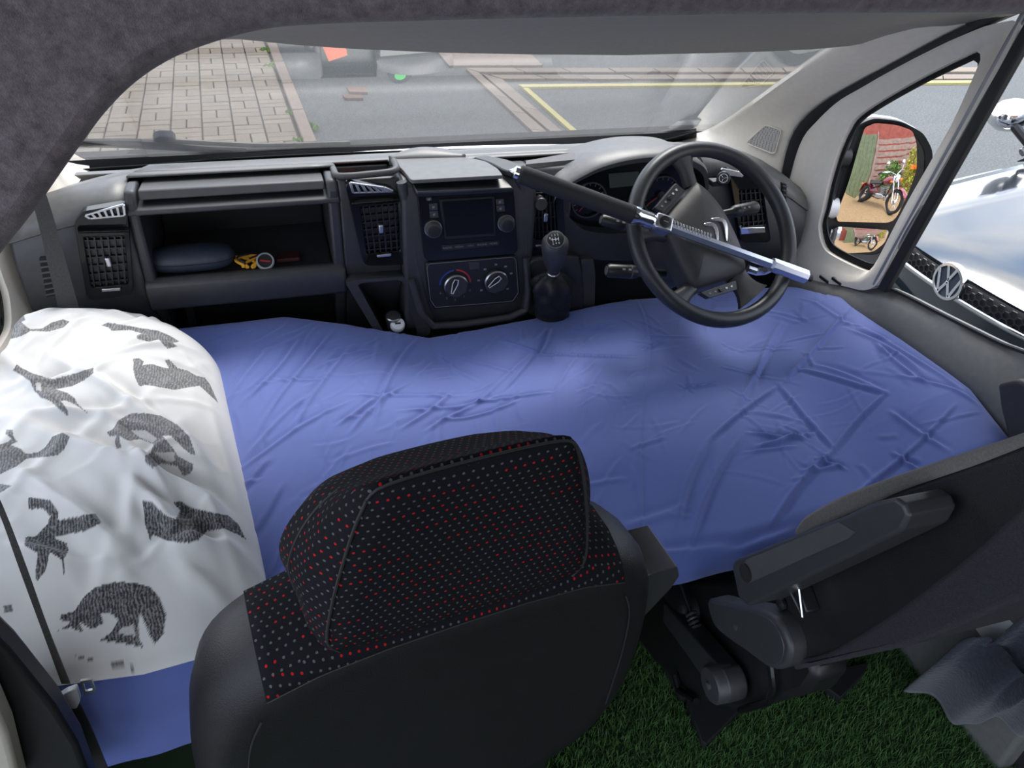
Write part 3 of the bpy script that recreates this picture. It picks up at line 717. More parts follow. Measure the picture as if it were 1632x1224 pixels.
for i, s in enumerate(('RADIO', 'MEDIA', 'NAV', 'PHONE', 'MORE')):
    text(s, quad(sq, .1 + .2 * i, .5), .0065, 0, 'greymark', RB)
# climate panel
CY = -.040
CB = plate('climate_panel', rnd([(677, 419), (824, 407), (829, 468), (819, 482), (693, 493), (684, 480)], .12), CY, .02, 'black', DB, .0025)
MB().tube(PS(rnd([(680, 421), (822, 409.5), (826, 467), (817, 480), (694, 490), (686, 478)], .14), y=CY - .001), .0006, 5, closed=True).build('trim_line', 'greymark', CB)
plate('centre_button', [(747, 418), (764, 417), (765, 429), (748, 430)], CY - .002, .004, 'plastic', CB, .001)
def arc(c, r0, r1, a0, a1, y, n=12):
    o = P(*c, y=y); f = lambda r, a: o + V((math.cos(a) * r, 0, math.sin(a) * r))
    A = [math.radians(a0 + (a1 - a0) * i / n) for i in range(n + 1)]
    return [f(r1, a) for a in A] + [f(r0, a) for a in reversed(A)]
MB().prism(arc((725.5, 453), .032, .0355, 178, 95, CY - .0008), (0, .001, 0)).build('cold_mark', 'bluemark', CB)
MB().prism(arc((725.5, 453), .032, .0355, 85, 2, CY - .0008), (0, .001, 0)).build('hot_mark', 'redmark', CB)
for c, tip, base in (((725.5, 453), (720.5, 468), (727, 449)), ((789.5, 446.5), (779, 458), (795, 444))):
    o, k = dial('climate_dial', c, .0255, .012, 'plastic', CB, CY)
    MB().lathe(o, (0, -1, 0), [(.0265, .006), (.0268, .010), (.0245, .0125), (.0235, .010)], 32).build('dial_ring', 'satin', k)
    t3 = P(*tip, y=CY - .02); b3 = P(*base, y=CY - .02); d = (t3 - b3).normalized(); s = V((d.z, 0, -d.x))
    loop = [t3 + s * .002, lerp(t3, b3, .8) + s * .006, b3 + s * .004 - d * .004, b3 - s * .004 - d * .004, lerp(t3, b3, .8) - s * .006, t3 - s * .002]
    MB().prism([p + V((0, .002, 0)) for p in loop], (0, .012, 0)).build('dial_grip', 'black', k, bevel=.001)
    MB().tube(loop, .0011, 6, closed=True).build('dial_pointer', 'whitemark', k)
for c, rr, labs in (((725.5, 453), .038, [(-30, '0'), (-58, '1'), (-90, '2'), (-120, '3'), (-150, '4')]),):
    for a, s in labs:
        a = math.radians(a); text(s, P(*c, y=CY - .001) + V((math.cos(a) * rr, 0, math.sin(a) * rr)), .008, 0, 'greymark', CB)
for a in (-40, 20, 55, 90, 130, 175, 215):
    o = P(789.5, 446.5, y=CY - .001) + V((math.cos(math.radians(a)) * .038, 0, math.sin(math.radians(a)) * .038))
    MB().box(o, .0028, .0005, .002).build('vent_symbol', 'greymark', CB)
# lower storage pocket with rim, left of the climate panel
rim_o = [(551, 452), (562, 447), (640, 441), (654, 445), (690, 535), (604, 540)]
rim_i = [(570, 454), (577, 451), (634, 446), (642, 449), (668, 540), (617, 540)]
o3 = resample(PS(rnd(rim_o, .15), y=-.03), 60); i3 = resample(PS(rnd(rim_i, .15), y=-.03), 60)
PK = MB().ring(o3, i3, (0, .05, 0)).build('pocket', 'plastic', DB, bevel=.004)
i4 = [p + V((0, .02, 0)) for p in i3]; bk = [lerp(p, P(625, 490, y=.06), .25) + V((0, .09, 0)) for p in i3]
MB().rings([i4, bk, [lerp(p, P(625, 490, y=.10), .95) for p in bk]], cap=False).build('pocket_liner', 'black', PK)
# sloping rail between pocket and climate panel
MB().tube([P(655, 447, y=-.045), P(672, 500, y=-.05), P(690, 519, y=-.05), P(735, 517, y=-.05), P(812, 506, y=-.05), P(838, 494, y=-.05)], .0085, 8).build('console_rail', 'plastic', DB, ang=60)
MB().tube([P(838, 494, y=-.05), P(842, 460, y=-.045), P(838, 410, y=-.04)], .008, 8).build('console_rail', 'plastic', DB, ang=60)
# curved surround of the stack
sl_ = PS([(640, 290), (648, 330), (660, 400), (670, 450), (684, 505)], y=-.022); sr_ = PS([(826, 284), (836, 320), (838, 400), (838, 450), (836, 494)], y=-.022)
for s_ in (sl_, sr_): MB().tube(spline(s_, 5, False), .011, 8).build('stack_surround', 'plastic', DB, ang=60)
# instrument hood and cluster
arch = sp2([(885, 318), (893, 302), (911, 291), (935, 278), (962, 266), (1000, 256), (1040, 251), (1085, 252), (1112, 260), (1127, 274), (1130, 300)], 5, False)
f3 = PS(arch, y=-.045)
rows = [[p + V((0, .012, -.014)) for p in f3], f3, [p + V((0, .006, .007)) for p in f3]]
zb = lambda p, k: V((p.x, p.y + .06 * k, lerp(p.z, .955, .25 * k)))
rows += [[zb(p, 1) + V((0, 0, .008)) for p in f3], [V((p.x, .10, max(min(p.z, .985), .93))) for p in f3], [V((p.x, .24, .885)) for p in f3]]
MB().grid(rows).build('instrument_hood', 'dashglare', DB, ang=60)
MB().grid([[p + V((0, .012, -.014)) for p in f3], [p + V((0, .10, -.02)) for p in f3]]).build('hood_underside', 'black', DB)
cf = [P(a, b + 6, y=.03) for a, b in arch]
cf = cf + [P(1120, 372, y=.03), P(890, 372, y=.03)]
CL = MB().prism(cf, (0, .02, 0)).build('instrument_cluster', 'gloss', DB, bevel=.001)
def ring_dial(c, r, y, parent, needle):
    o = P(*c, y=y)
    MB().lathe(o, (0, -1, 0), [(r, 0), (r, .006), (r * .93, .006), (r * .93, .001)], 32, cap=False).build('gauge_rim', 'plastic2', parent)
    for i in range(13):
        a = math.radians(220 - i * 260 / 12); u = V((math.cos(a), 0, math.sin(a)))
        MB().beam(o + u * r * .76 + V((0, -.001, 0)), o + u * r * .9 + V((0, -.001, 0)), .0014, .0006, (0, 1, 0)).build('gauge_tick', 'greymark', parent)
    a = math.radians(needle); u = V((math.cos(a), 0, math.sin(a)))
    MB().beam(o + V((0, -.003, 0)), o + u * r * .8 + V((0, -.003, 0)), .002, .001, (0, 1, 0)).build('gauge_needle', 'redmark', parent)
    MB().lathe(o, (0, -1, 0), [(.009, 0), (.009, .005), (.006, .006)], 20).build('gauge_hub', 'black', parent)
ring_dial((938, 318), .042, .028, CL, 230); ring_dial((1052, 310), .046, .028, CL, 215)
plate('trip_display', [(970, 277), (1018, 273), (1019, 295), (972, 300)], .027, .003, 'display', CL, 0) if False else None
M['display'] = mat('grey_display', (.07, .08, .075), .2)
plate('trip_display', [(970, 277), (1018, 273), (1019, 295), (972, 300)], .026, .003, 'display', CL, 0)
# lower driver panel
lp = sp2([(893, 316), (900, 335), (912, 352), (930, 366), (960, 372), (1000, 372)], 4, False) + [(1130, 372), (1150, 420), (960, 415), (905, 410), (893, 400)]
plate('knee_panel', lp, -.006, .05, 'plastic', DB, .006)
plate('lower_panel', [(905, 405), (1150, 405), (1150, 470), (960, 480), (955, 490), (930, 490)], .05, .05, 'black', DB, .004)
# lower passenger bulkhead under the tray
section(-.86, -.26, [(.30, .72), (.14, .70), (.13, .45), (.30, .45)], 'lower_bulkhead', 'black')
MB().box(P(305, 510, y=.12), .008, .01, .08).build('lower_bracket', 'plastic', DB, bevel=.003)
# gear console
gp = rnd([(836, 424), (850, 412), (905, 408), (924, 411), (930, 440), (930, 500), (842, 505)], .15)
GC = thing('gear_lever', 'gear lever with six-speed knob on the console by the radio', 'gear lever', P(882, 470, y=-.05))
plate('console', gp, -.035, .06, 'plastic', DB, .01, seg=3)
plate('console_cheek', rnd([(926, 414), (947, 414), (950, 440), (948, 500), (930, 500)], .2), -.03, .06, 'plastic2', DB, .006)
kt = P(885, 387, y=-.13)
kn = (CAM - kt).normalized(); kn = (kn + V((0, -.1, .5))).normalized()
kb = P(882, 432, y=-.10); ax = (kt - kb).normalized()
L = (kt - kb).length
gk = MB().lathe(kb, ax, [(.0135, 0), (.0155, L * .12), (.0215, L * .32), (.0255, L * .58), (.0285, L * .85), (.0275, L * 1.02), (.020, L * 1.13), (.010, L * 1.17)], 28).build('knob', 'plastic', GC, ang=60)
pn = (CAM - kt).normalized(); pn = (pn * .8 + ax * .5).normalized(); pc = kt + pn * .0215
MB().lathe(pc, pn, [(.0175, -.006), (.0175, .002), (.0155, .003)], 28).build('knob_badge', 'black', gk)
MB().lathe(pc, pn, [(.0190, -.006), (.0190, .0022), (.0165, .0022), (.0165, -.002)], 28, cap=False).build('badge_ring', 'satin', gk)
bu = V((1, 0, 0)); bu = (bu - pn * bu.dot(pn)).normalized(); bv = pn.cross(bu)
def badge(a, b): return pc + pn * .0036 + bu * a + bv * b
for x in (-.006, 0, .006): MB().beam(badge(x, -.004), badge(x, .004), .0012, .0006, pn).build('gate_mark', 'whitemark', gk)
MB().beam(badge(-.009, 0), badge(.006, 0), .0012, .0006, pn).build('gate_mark', 'whitemark', gk)
rq = Matrix((bu, bv, pn)).transposed().to_4x4()
for s, a, b in (('R', -.0105, .0035), ('1', -.006, .0085), ('3', 0, .0085), ('5', .006, .0085), ('2', -.006, -.0085), ('4', 0, -.0085), ('6', .006, -.0085)):
    text(s, badge(a, b), .0062, 0, 'whitemark', gk, rotq=rq)
MB().lathe(kb - ax * .006, ax, [(.014, -.004), (.0145, .004), (.013, .006)], 24).build('collar', 'satin', GC)
gb = P(880, 500, y=-.075)
gt = kb - ax * .008
rings = []
for i in range(15):
    t = i / 14; c = lerp(gt, gb, t); r0 = .016 + .030 * min(1, t * 5.5) ** .7 - .006 * t
    rings.append([c + V((math.cos(a), .75 * math.sin(a), .12 * math.sin(a))) * (r0 * (1 + .20 * math.cos(7 * a + 2 * t) * math.sin(math.pi * min(1, t * 1.9)) + .04 * math.sin(t * 26))) for a in [2 * math.pi * k / 42 for k in range(42)]])
MB().rings(rings).build('gaiter', 'leather', GC, ang=70)

# ================================================================== STEERING
WC = V((.462, -.225, .872)); wt, wa = math.radians(42), .10
wn_ = V((math.sin(wa) * math.cos(wt), -math.cos(wa) * math.cos(wt), math.sin(wt)))
SW = thing('steering_wheel', 'black four-spoke steering wheel turned off centre above the bed', 'steering wheel', WC)
wu = V((0, 0, 1)).cross(wn_).normalized(); wv_ = wn_.cross(wu)
def W(px, py, h=0): return PL(px, py, WC + wn_ * h, wn_)
RW = .180
MB().tube([WC + wu * math.cos(a) * RW + wv_ * math.sin(a) * RW for a in [2 * math.pi * k / 72 for k in range(72)]], .0160, 14, closed=True, upv=wn_).build('rim', 'wheelrim', SW, ang=80)
hub_px = sp2([(1103, 292), (1112, 294), (1130, 310), (1152, 340), (1176, 390), (1186, 424), (1183, 437), (1170, 444), (1110, 463), (1099, 460), (1090, 448), (1070, 405), (1054, 368), (1051, 352), (1060, 340), (1085, 312)], 4)
HD = -.012
h0 = [W(a, b, HD) for a, b in hub_px]; hc = sum(h0, V((0, 0, 0))) / len(h0)
def dome(pts, c, n, hs):
    return [[lerp(p, c, s) + n * h for p in pts] for s, h in hs]
hb = MB().rings(dome(h0, hc, wn_, [(-.02, -.03), (0, 0), (.03, .008), (.10, .016), (.35, .024), (.7, .028), (.97, .029)])).build('hub', 'hub', SW, ang=60)
# airbag crease line
MB().tube([W(a, b, HD + .0185) for a, b in sp2([(1085, 388), (1098, 415), (1112, 436), (1122, 440), (1150, 432), (1178, 420)], 4, False)], .0009, 5).build('hub_seam', 'black', hb)
def spoke(a0, a1, b0, b1, nm='spoke', m='hub'):
    """a0,a1 at the rim, b0,b1 at the hub (pixels)"""
    A0, A1, B0, B1 = W(*a0), W(*a1), W(*b0, HD), W(*b1, HD)
    rows = []
    for t in np.linspace(0, 1, 7):
        k = 1 - .28 * math.sin(math.pi * t)
        a, b = lerp(A0, B0, t), lerp(A1, B1, t); c = (a + b) / 2; a, b = c + (a - c) * k, c + (b - c) * k
        rows.append([a - wn_ * .008, a + wn_ * .002, lerp(a, b, .25) + wn_ * .008, lerp(a, b, .75) + wn_ * .008, b + wn_ * .002, b - wn_ * .008, c - wn_ * .012])
    MB().rings(rows).build(nm, m, SW, ang=60)
spoke((1072, 258), (1104, 244), (1092, 300), (1112, 296))
spoke((1012, 390), (1020, 352), (1062, 385), (1054, 355))
spoke((1052, 470), (1098, 492), (1094, 450), (1112, 466))
spoke((1222, 455), (1180, 492), (1184, 426), (1160, 450))
# switch pads
for pts, sym in ((([(1043, 331), (1077, 291), (1090, 302), (1057, 339)]), ((.2, 'k'), (.8, 'k'))), ([(1116, 466), (1173, 447), (1175, 461), (1131, 475)], ((.2, 'k'), (.8, 'k')))):
    q3 = [W(a, b, .004) for a, b in rnd(pts, .15)]
    pd = MB().prism(q3, -wn_ * .014).build('switch_pad', 'plastic', SW, bevel=.002)
    q4 = [W(a, b, .0045) for a, b in pts]
    lw_ = quad(q4, .5, .5)
    MB().prism([quad(q4, u, v) for u, v in ((.44, .3), (.56, .3), (.56, .75), (.44, .75))], wn_ * .003).build('roller', 'black', pd, bevel=.001)
    for u in (.16, .33, .68, .84):
        MB().prism([quad(q4, u + du, .5 + dv) for du, dv in ((-.03, -.12), (.03, -.12), (.03, -.02), (.0, .12), (-.03, .02))], wn_ * .0006).build('switch_symbol', 'whitemark' if u > .6 else 'greymark', pd)
# double chevron emblem
for pts in ([(1120, 358), (1138, 361), (1143, 387)], [(1132, 350), (1153, 354), (1157, 385)]):
    p3 = [W(a, b, HD + .026) for a, b in pts]
    wd = [.003, .008, .0025]
    s0 = (p3[1] - p3[0]).normalized(); s1 = (p3[2] - p3[1]).normalized()
    n0 = wn_.cross(s0); n1 = wn_.cross(s1); nm = (n0 + n1).normalized()
    path = spline(p3, 5, False); mb = MB(); L = len(path); out = []; inn = []
    for i, p in enumerate(path):
        t = (path[min(i + 1, L - 1)] - path[max(i - 1, 0)]).normalized(); nn = wn_.cross(t); k = i / (L - 1); w_ = .0010 + .0036 * math.sin(math.pi * k) ** .8
        out.append(p + nn * w_); inn.append(p - nn * w_)
    mb.prism(out + inn[::-1], wn_ * .004).build('emblem_chevron', 'chrome', hb, bevel=.001)
rq = Matrix((wu, wv_, wn_)).transposed().to_4x4() @ Matrix.Rotation(math.radians(-62), 4, 'Z')
text('AIRBAG', W(1110, 396, HD + .0215), .009, 0, 'black', hb, rotq=rq)
# column with stalks
SC = thing('steering_column', 'dark steering column shroud with stalks behind the wheel', 'steering column', WC - wn_ * .10)
MB().lathe(WC - wn_ * .02, -wn_, [(.045, 0), (.062, .03), (.066, .10), (.060, .20)], 24).build('shroud', 'plastic', SC)
def stalk(a, b, r, h):
    A, B = W(*a, h), W(*b, h)
    d = (B - A); L = d.length; d.normalize()
    s = MB().lathe(A, d, [(r * .55, 0), (r * .6, L * .45), (r * .9, L * .5), (r, L * .55), (r, L * .96), (r * .8, L)], 20).build('stalk', 'black', SC, ang=40)
    MB().lathe(A + d * (L * .60), d, [(r * 1.03, 0), (r * 1.03, .003)], 20).build('stalk_ring', 'plastic2', s)
    MB().lathe(B, d, [(r * .6, -.001), (r * .6, .0012)], 20).build('stalk_cap', 'plastic2', s)
    for k in (.66, .76):
        sd_ = d.cross(wn_).cross(d).normalized()
        MB().box(A + d * (L * k) + sd_ * r, .003, .002, .0008, d, d.cross(sd_), sd_).build('stalk_symbol', 'greymark', s)
stalk((1050, 372), (958, 350), .0125, -.06)
stalk((1060, 436), (967, 431), .0140, -.06)
stalk((1130, 345), (1206, 330), .0135, -.05)
# steering lock laid across the wheel
def LK(px, py): return W(px, py, .034)
SL = thing('steering_lock', 'steel steering lock bar with black foam handle across the wheel', 'steering lock', LK(1055, 357))
tip, e0, e1_, e2_, e3_, e4_, e5_ = LK(811, 271), LK(826, 276), LK(1008, 340), LK(1043, 352), LK(1066, 361), LK(1128, 385), LK(1284, 441)
dl = (e5_ - tip).normalized()
def onl(px, py):
    p = LK(px, py); return tip + dl * (p - tip).dot(dl)
g0, g1 = onl(826, 276), onl(1008, 340)
MB().lathe(g0, dl, [(.0125, 0), (.0165, .004), (.0175, .03), (.0175, (g1 - g0).length)], 24).build('handle_grip', 'grip', SL)
MB().lathe(tip - dl * .0, dl, [(.0005, 0), (.007, .008), (.012, .011), (.0125, (g0 - tip).length)], 20).build('pointed_tip', 'chrome', SL, ang=25)
MB().lathe(g1, dl, [(.0185, 0), (.0185, .010), (.0165, .014), (.0165, (onl(1036, 350) - g1).length), (.013, (onl(1043, 352) - g1).length)], 24).build('collar', 'chrome', SL, ang=30)
lb0 = onl(1041, 352); Ll = (onl(1067, 362) - lb0).length
sdl = dl.cross(wn_).normalized()
lk = MB().box(lb0 + dl * Ll / 2, Ll / 2, .0165, .0165, dl, sdl, wn_).build('lock_body', 'satin', SL, bevel=.005, seg=3)
MB().lathe(lb0 + dl * Ll / 2 + wn_ * .0165, wn_, [(.012, -.001), (.012, .002), (.010, .0025)], 20).build('key_cylinder', 'black', lk)
MB().box(lb0 + dl * Ll / 2 + wn_ * .019, .005, .001, .0006, dl, sdl, wn_).build('key_slot', 'satin', lk)
b0, b1, b2_ = onl(1067, 362), onl(1128, 385), onl(1232, 422)
MB().tube([b0, b1, b2_], .0095, 6).build('bar', 'steelblue', SL, ang=20)
nR = 13
for i in range(nR):
    c = lerp(b0, b1, (i + .7) / nR); MB().box(c + sdl * -.0065 + wn_ * .004, .0018, .0055, .0075, (dl + sdl * .25).normalized(), sdl, wn_).build('ratchet_tooth', 'chrome', SL, bevel=.0006)
h0_, h1_ = onl(1230, 421), onl(1284, 441)
MB().tube([h0_, h1_], .0150, 8).build('end_sleeve', 'steelblue', SL, ang=20, bevel=.001)
hk = onl(1236, 423)
MB().tube([hk - wn_ * .004 + sdl * 0, hk - wn_ * .035, hk - wn_ * .05 - dl * .008, hk - wn_ * .052 - dl * .03], .0085, 8).build('hook', 'chrome', SL)
MB().tube([h1_, h1_ + dl * .014], .007, 8).build('end_plug', 'rubber', SL)
# phone mounts
def mount(c, y, r, lb, rays):
    o = P(*c, y=y); n = (CAM - o).normalized()
    if not rays: n = (n + V((0, -1.5, 0))).normalized()
    T = thing('phone_mount', lb, 'phone mount', o)
    MB().lathe(o, n, [(r, -.012), (r, .003), (r * .88, .006), (r * .8, .006)], 28).build('head', 'black', T)
    if rays:
        MB().lathe(o, n, [(r * .66, .0045), (r * .66, .0066), (r * .56, .0066), (r * .56, .004)], 28, cap=False).build('badge_ring', 'whitemark', T)
        u = n.orthogonal().normalized(); w = n.cross(u)
        for k in range(3):
            a = 2.1 * k + .5; d = u * math.cos(a) + w * math.sin(a)
            MB().beam(o + n * .0065 + d * .0015, o + n * .0065 + d * r * .6, .0013, .0008, n).build('badge_ray', 'whitemark', T)
        MB().box(o - n * .016 + V((-.02, 0, -.008)), .012, .012, .006).build('clip', 'black', T, bevel=.002)
    else:
        MB().prism([P(a, b, y=y + .002) for a, b in rnd([(851, 330), (853, 318), (862, 311), (873, 320), (874, 333), (862, 337)], .4)], (0, .012, 0)).build('paddle', 'black', T, bevel=.003)
    MB().tube([o - n * .010, o - n * .024], .006, 8).build('stem', 'black', T)
mount((1153, 284), -.05, .0150, 'round phone mount with white badge clipped to the right-hand vent', True)
mount((862, 325), -.035, .014, 'black phone mount clipped to the vent behind the lock handle', False)

# ================================================================== THINGS IN THE TRAY AND POCKET
tz = .757
gc = P(311, 434, y=.045); gc.z = tz
GCs = thing('glasses_case', 'navy blue soft glasses case lying in the dash tray', 'glasses case', gc)
hw = (P(380, 432, y=.05).x - P(243, 436, y=.05).x) / 2
rings = []
for i in range(17):
    t = -1 + 2 * i / 16; k = (1 - abs(t) ** 3.2) ** (1 / 2.4) if abs(t) < 1 else .02
    k = max(k, .05)
    rings.append([gc + V((t * hw, .034 * k * math.cos(a), .027 + .027 * (.25 + .75 * k) * math.sin(a))) for a in [2 * math.pi * j / 24 for j in range(24)]])
MB().rings(rings).build('shell', 'navycase', GCs, ang=70)
MB().tube([gc + V((t * hw * .98, -.034 * max(.05, (1 - abs(t) ** 3.2)) ** (1 / 2.4) - .0006, .027)) for t in np.linspace(-.98, .98, 25)], .0012, 5).build('seam', 'cordblack', GCs)
cc = P(402, 438, y=.03); cc.z = tz + .004
pts = [cc + V((.028 * math.cos(a * 1.0) * (1 - .03 * a) + .012 * math.sin(a * 2.3), .018 * math.sin(a * 1.3), .005 + .011 * abs(math.sin(a * .7)))) for a in np.linspace(0, 17, 90)]
cdn = thing('cord', 'coiled yellow cord beside the glasses case in the tray', 'cord', cc)
MB().tube(pts, .0028, 7).build('yellow_strand', 'cord', cdn)
MB().tube([p + V((.003, .002, .004)) for p in pts[8:40]], .0018, 6).build('dark_strand', 'cordblack', cdn)
fo = P(426, 438, y=.02); fo.z = tz + .012
fob = thing('compass', 'round clear-rimmed compass on the yellow cord in the tray', 'compass', fo)
fn = V((.0, -.75, .65)).normalized()
MB().lathe(fo + V((0, 0, .006)), fn, [(.017, -.005), (.0185, 0), (.017, .004), (.0145, .004), (.0145, 0)], 28, cap=False).build('rim', 'clear', fob)
MB().lathe(fo + V((0, 0, .006)), fn, [(.0148, -.004), (.0148, .001)], 28).build('face', 'black', fob)
MB().beam(fo + V((-.01, 0, .008)) + fn * .002, fo + V((.01, 0, .004)) + fn * .002, .003, .001, fn).build('needle', 'redmark', fob)
rb = P(462, 434, y=.05); rb.z = tz + .009
rbx = MB().box(rb + V((0, .01, -.004)), .024, .018, .0045).build('maroon_box', 'redbox', bevel=.002); tag(rbx, 'flat maroon packet at the right end of the tray', 'packet')
# cup-holder plug
lp_ = P(625, 503, y=.0)
LP = thing('charger_plug', 'round black charger plug with pale end in the dash pocket', 'charger plug', lp_ + V((0, 0, -.05)))
MB().lathe(lp_ + V((0, 0, -.05)), (0, -.25, 1), [(.014, 0), (.0145, .04), (.0165, .045), (.0165, .058), (.014, .06)], 24).build('plug_body', 'plastic2', LP)
MB().lathe(lp_ + V((0, 0, -.05)), (0, -.25, 1), [(.0172, .052), (.0172, .059), (.015, .061), (.0148, .058)], 24, cap=False).build('plug_ring', 'satin', LP)
o = P(634, 516, y=-.03)
MB().lathe(o, (0, -.6, .8), [(.016, -.012), (.0165, -.002), (.014, .002)], 24).build('pale_cap', 'white', LP); MB().box(o + V((0, -.0015, .002)), .006, .0015, .0012).build('usb_slot', 'black', LP)
#@@BED
# closed front of the cab below the dash
fw = MB().box((0, .46, .42), .93, .02, .45).box((0, .40, -.025), .93, .08, .025).build('wall_front', 'void'); struct(fw, 'dark footwell bulkhead under the dashboard')
# ================================================================== BED
zf_x = np.array([-.90, -.55, -.40, -.275, -.208, -.10, .02, .15, .39, .61, .84, .95]); zf_z = np.array([.648, .650, .650, .636, .620, .600, .607, .626, .632, .612, .612, .612])
zr_y = np.array([-.85, -.73, -.62, -.43, -.23, -.05, .1]); zr_z = np.array([.64, .676, .705, .702, .688, .627, .61])
def smooth(a, b, x): t = np.clip((x - a) / (b - a), 0, 1); return t * t * (3 - 2 * t)
def bed_z(x, y):
    t = np.clip((y + .80) / .77, 0, 1)
    z = (1 - t) * .612 + t * np.interp(x, zf_x, zf_z) + .018 * np.sin(np.pi * t)
    k = smooth(.50, .82, x); z = z * (1 - k) + k * np.interp(y, zr_y, zr_z)
    return z
# wrinkles: (px0, py0, px1, py1, height mm, width mm)
wr = []
for a in [(345, 560, 400, 545, 5, 9), (395, 655, 480, 555, 6, 9), (420, 690, 530, 540, 5, 8), (470, 700, 560, 560, 4, 8), (365, 660, 430, 570, 4, 10), (380, 760, 560, 650, 4, 8), (400, 730, 500, 640, 4, 9),
          (540, 690, 600, 640, 5, 8), (560, 700, 650, 610, 5, 8), (600, 680, 665, 530, 5, 9), (640, 690, 720, 620, 5, 8), (680, 690, 760, 640, 5, 8), (560, 640, 740, 625, 3, 8), (640, 660, 800, 625, 4, 8), (700, 670, 830, 635, 4, 7),
          (740, 640, 880, 628, 4, 7), (800, 540, 862, 565, 5, 7), (862, 565, 880, 525, 6, 8), (862, 566, 1010, 573, 4, 5), (855, 560, 800, 620, 3, 7), (1015, 480, 1020, 640, 2.5, 6), (1022, 640, 1028, 860, 2, 6),
          (900, 530, 990, 534, 3, 6), (1025, 562, 1060, 548, 5, 6), (1090, 625, 1140, 618, 5, 6), (1240, 530, 1200, 620, 4, 9), (1245, 535, 1170, 660, 4, 8), (1340, 530, 1240, 620, 5, 8), (1240, 620, 1130, 700, 6, 8),
          (1130, 700, 1080, 830, 5, 10), (1175, 700, 1100, 860, 5, 9), (1400, 655, 1325, 720, 6, 7), (1325, 720, 1230, 830, 6, 8), (1400, 655, 1265, 600, 4, 7), (1330, 715, 1240, 620, 4, 9), (1195, 690, 1290, 700, 6, 8),
          (1210, 710, 1300, 690, 6, 9), (1190, 720, 1270, 712, 4, 7), (1300, 730, 1350, 745, 5, 8), (1280, 750, 1340, 740, 5, 8), (1340, 560, 1450, 640, 4, 9), (1360, 560, 1520, 680, 4, 9), (1380, 590, 1460, 660, 4, 8),
          (1420, 640, 1540, 690, 4, 8), (1440, 735, 1350, 800, 5, 9), (1420, 730, 1460, 755, 5, 8), (1410, 680, 1500, 740, 4, 8), (1500, 690, 1430, 740, 4, 7), (1290, 600, 1400, 655, 3, 8), (950, 880, 1050, 855, 6, 16),
          (1050, 870, 1180, 850, 6, 14), (1100, 880, 1280, 825, 6, 12), (1000, 830, 1100, 800, 3, 14), (920, 770, 1000, 760, 2, 10), (1480, 620, 1560, 690, 4, 8), (1450, 590, 1540, 660, 4, 9), (1310, 500, 1420, 560, 4, 9), (1270, 500, 1350, 560, 3, 9),
          (440, 620, 520, 615, 3, 8), (500, 600, 590, 560, 3, 8), (450, 780, 400, 860, 4, 10), (430, 740, 380, 800, 4, 10), (470, 830, 420, 930, 4, 9), (1180, 560, 1260, 570, 2.5, 7), (1150, 590, 1230, 610, 2.5, 7), (1060, 700, 1000, 720, 2, 7),
          (700, 560, 760, 600, 2.5, 7), (730, 560, 820, 590, 2.5, 7), (760, 640, 850, 560, 3, 7), (880, 640, 920, 570, 3, 7), (930, 680, 960, 590, 2.5, 7)]:
    wr.append(a)
nx, ny = 640, 300
xs = np.linspace(-.865, .838, nx); ys = np.linspace(-.80, 0.0, ny)
GX, GY = np.meshgrid(xs, ys)
# outline: the far edge runs slightly uneven, the right side is rounded
far = np.interp(xs, [-.9, -.4, -.2, -.1, .15, .4, .6, .7, .8, .84], [.02, .02, -.03, -.055, -.055, -.03, 0, -.012, -.05, -.10])
T = (GY + .80) / .80; GY = -.80 + T * (far[None, :] + .80)
near = np.interp(xs, [-.9, .3, .5, .84], [0, 0, .02, .04]); GY = GY + (1 - T) * near[None, :]
Z = bed_z(GX, GY)
noise = np.zeros_like(Z)
for k in range(26):
    fx, fy = rng.uniform(-26, 26, 2); ph = rng.uniform(0, 6.28); noise += np.sin(fx * GX + fy * GY + ph + 1.2 * np.sin(3 * GX + ph)) * .0006
Z += noise
def add_wr(p0, p1, hgt, wid, bow):
    global Z
    d = p1 - p0; L = math.hypot(d.x, d.y); tx, ty = d.x / L, d.y / L
    s = (GX - p0.x) * tx + (GY - p0.y) * ty; n = -(GX - p0.x) * ty + (GY - p0.y) * tx
    u = s / L; n = n - bow * L * np.sin(np.pi * np.clip(u, 0, 1))
    env = np.exp(-np.maximum(0, np.maximum(-u, u - 1)) ** 2 / .01) * smooth(-.12, .2, u) * (1 - smooth(.75, 1.12, u))
    Z = Z + hgt * env * (np.exp(-(n / wid) ** 2) - .55 * np.exp(-((n - 1.6 * wid) / (1.3 * wid)) ** 2))
for a, b, c, d, h, w in wr:
    p0 = P(a, b, z=.63); p1 = P(c, d, z=.63); add_wr(p0, p1, h * .0012, w * .00056, random.uniform(-.05, .05))
for i in range(260):
    x0, y0 = random.uniform(-.55, .8), random.uniform(-.75, -.03); a = random.gauss(.9, .5) if x0 < .2 else random.uniform(0, 3.14)
    L = random.uniform(.03, .12); add_wr(V((x0, y0, 0)), V((x0 + L * math.cos(a), y0 + L * math.sin(a), 0)), random.uniform(.0006, .0022), random.uniform(.003, .006), random.uniform(-.1, .1))
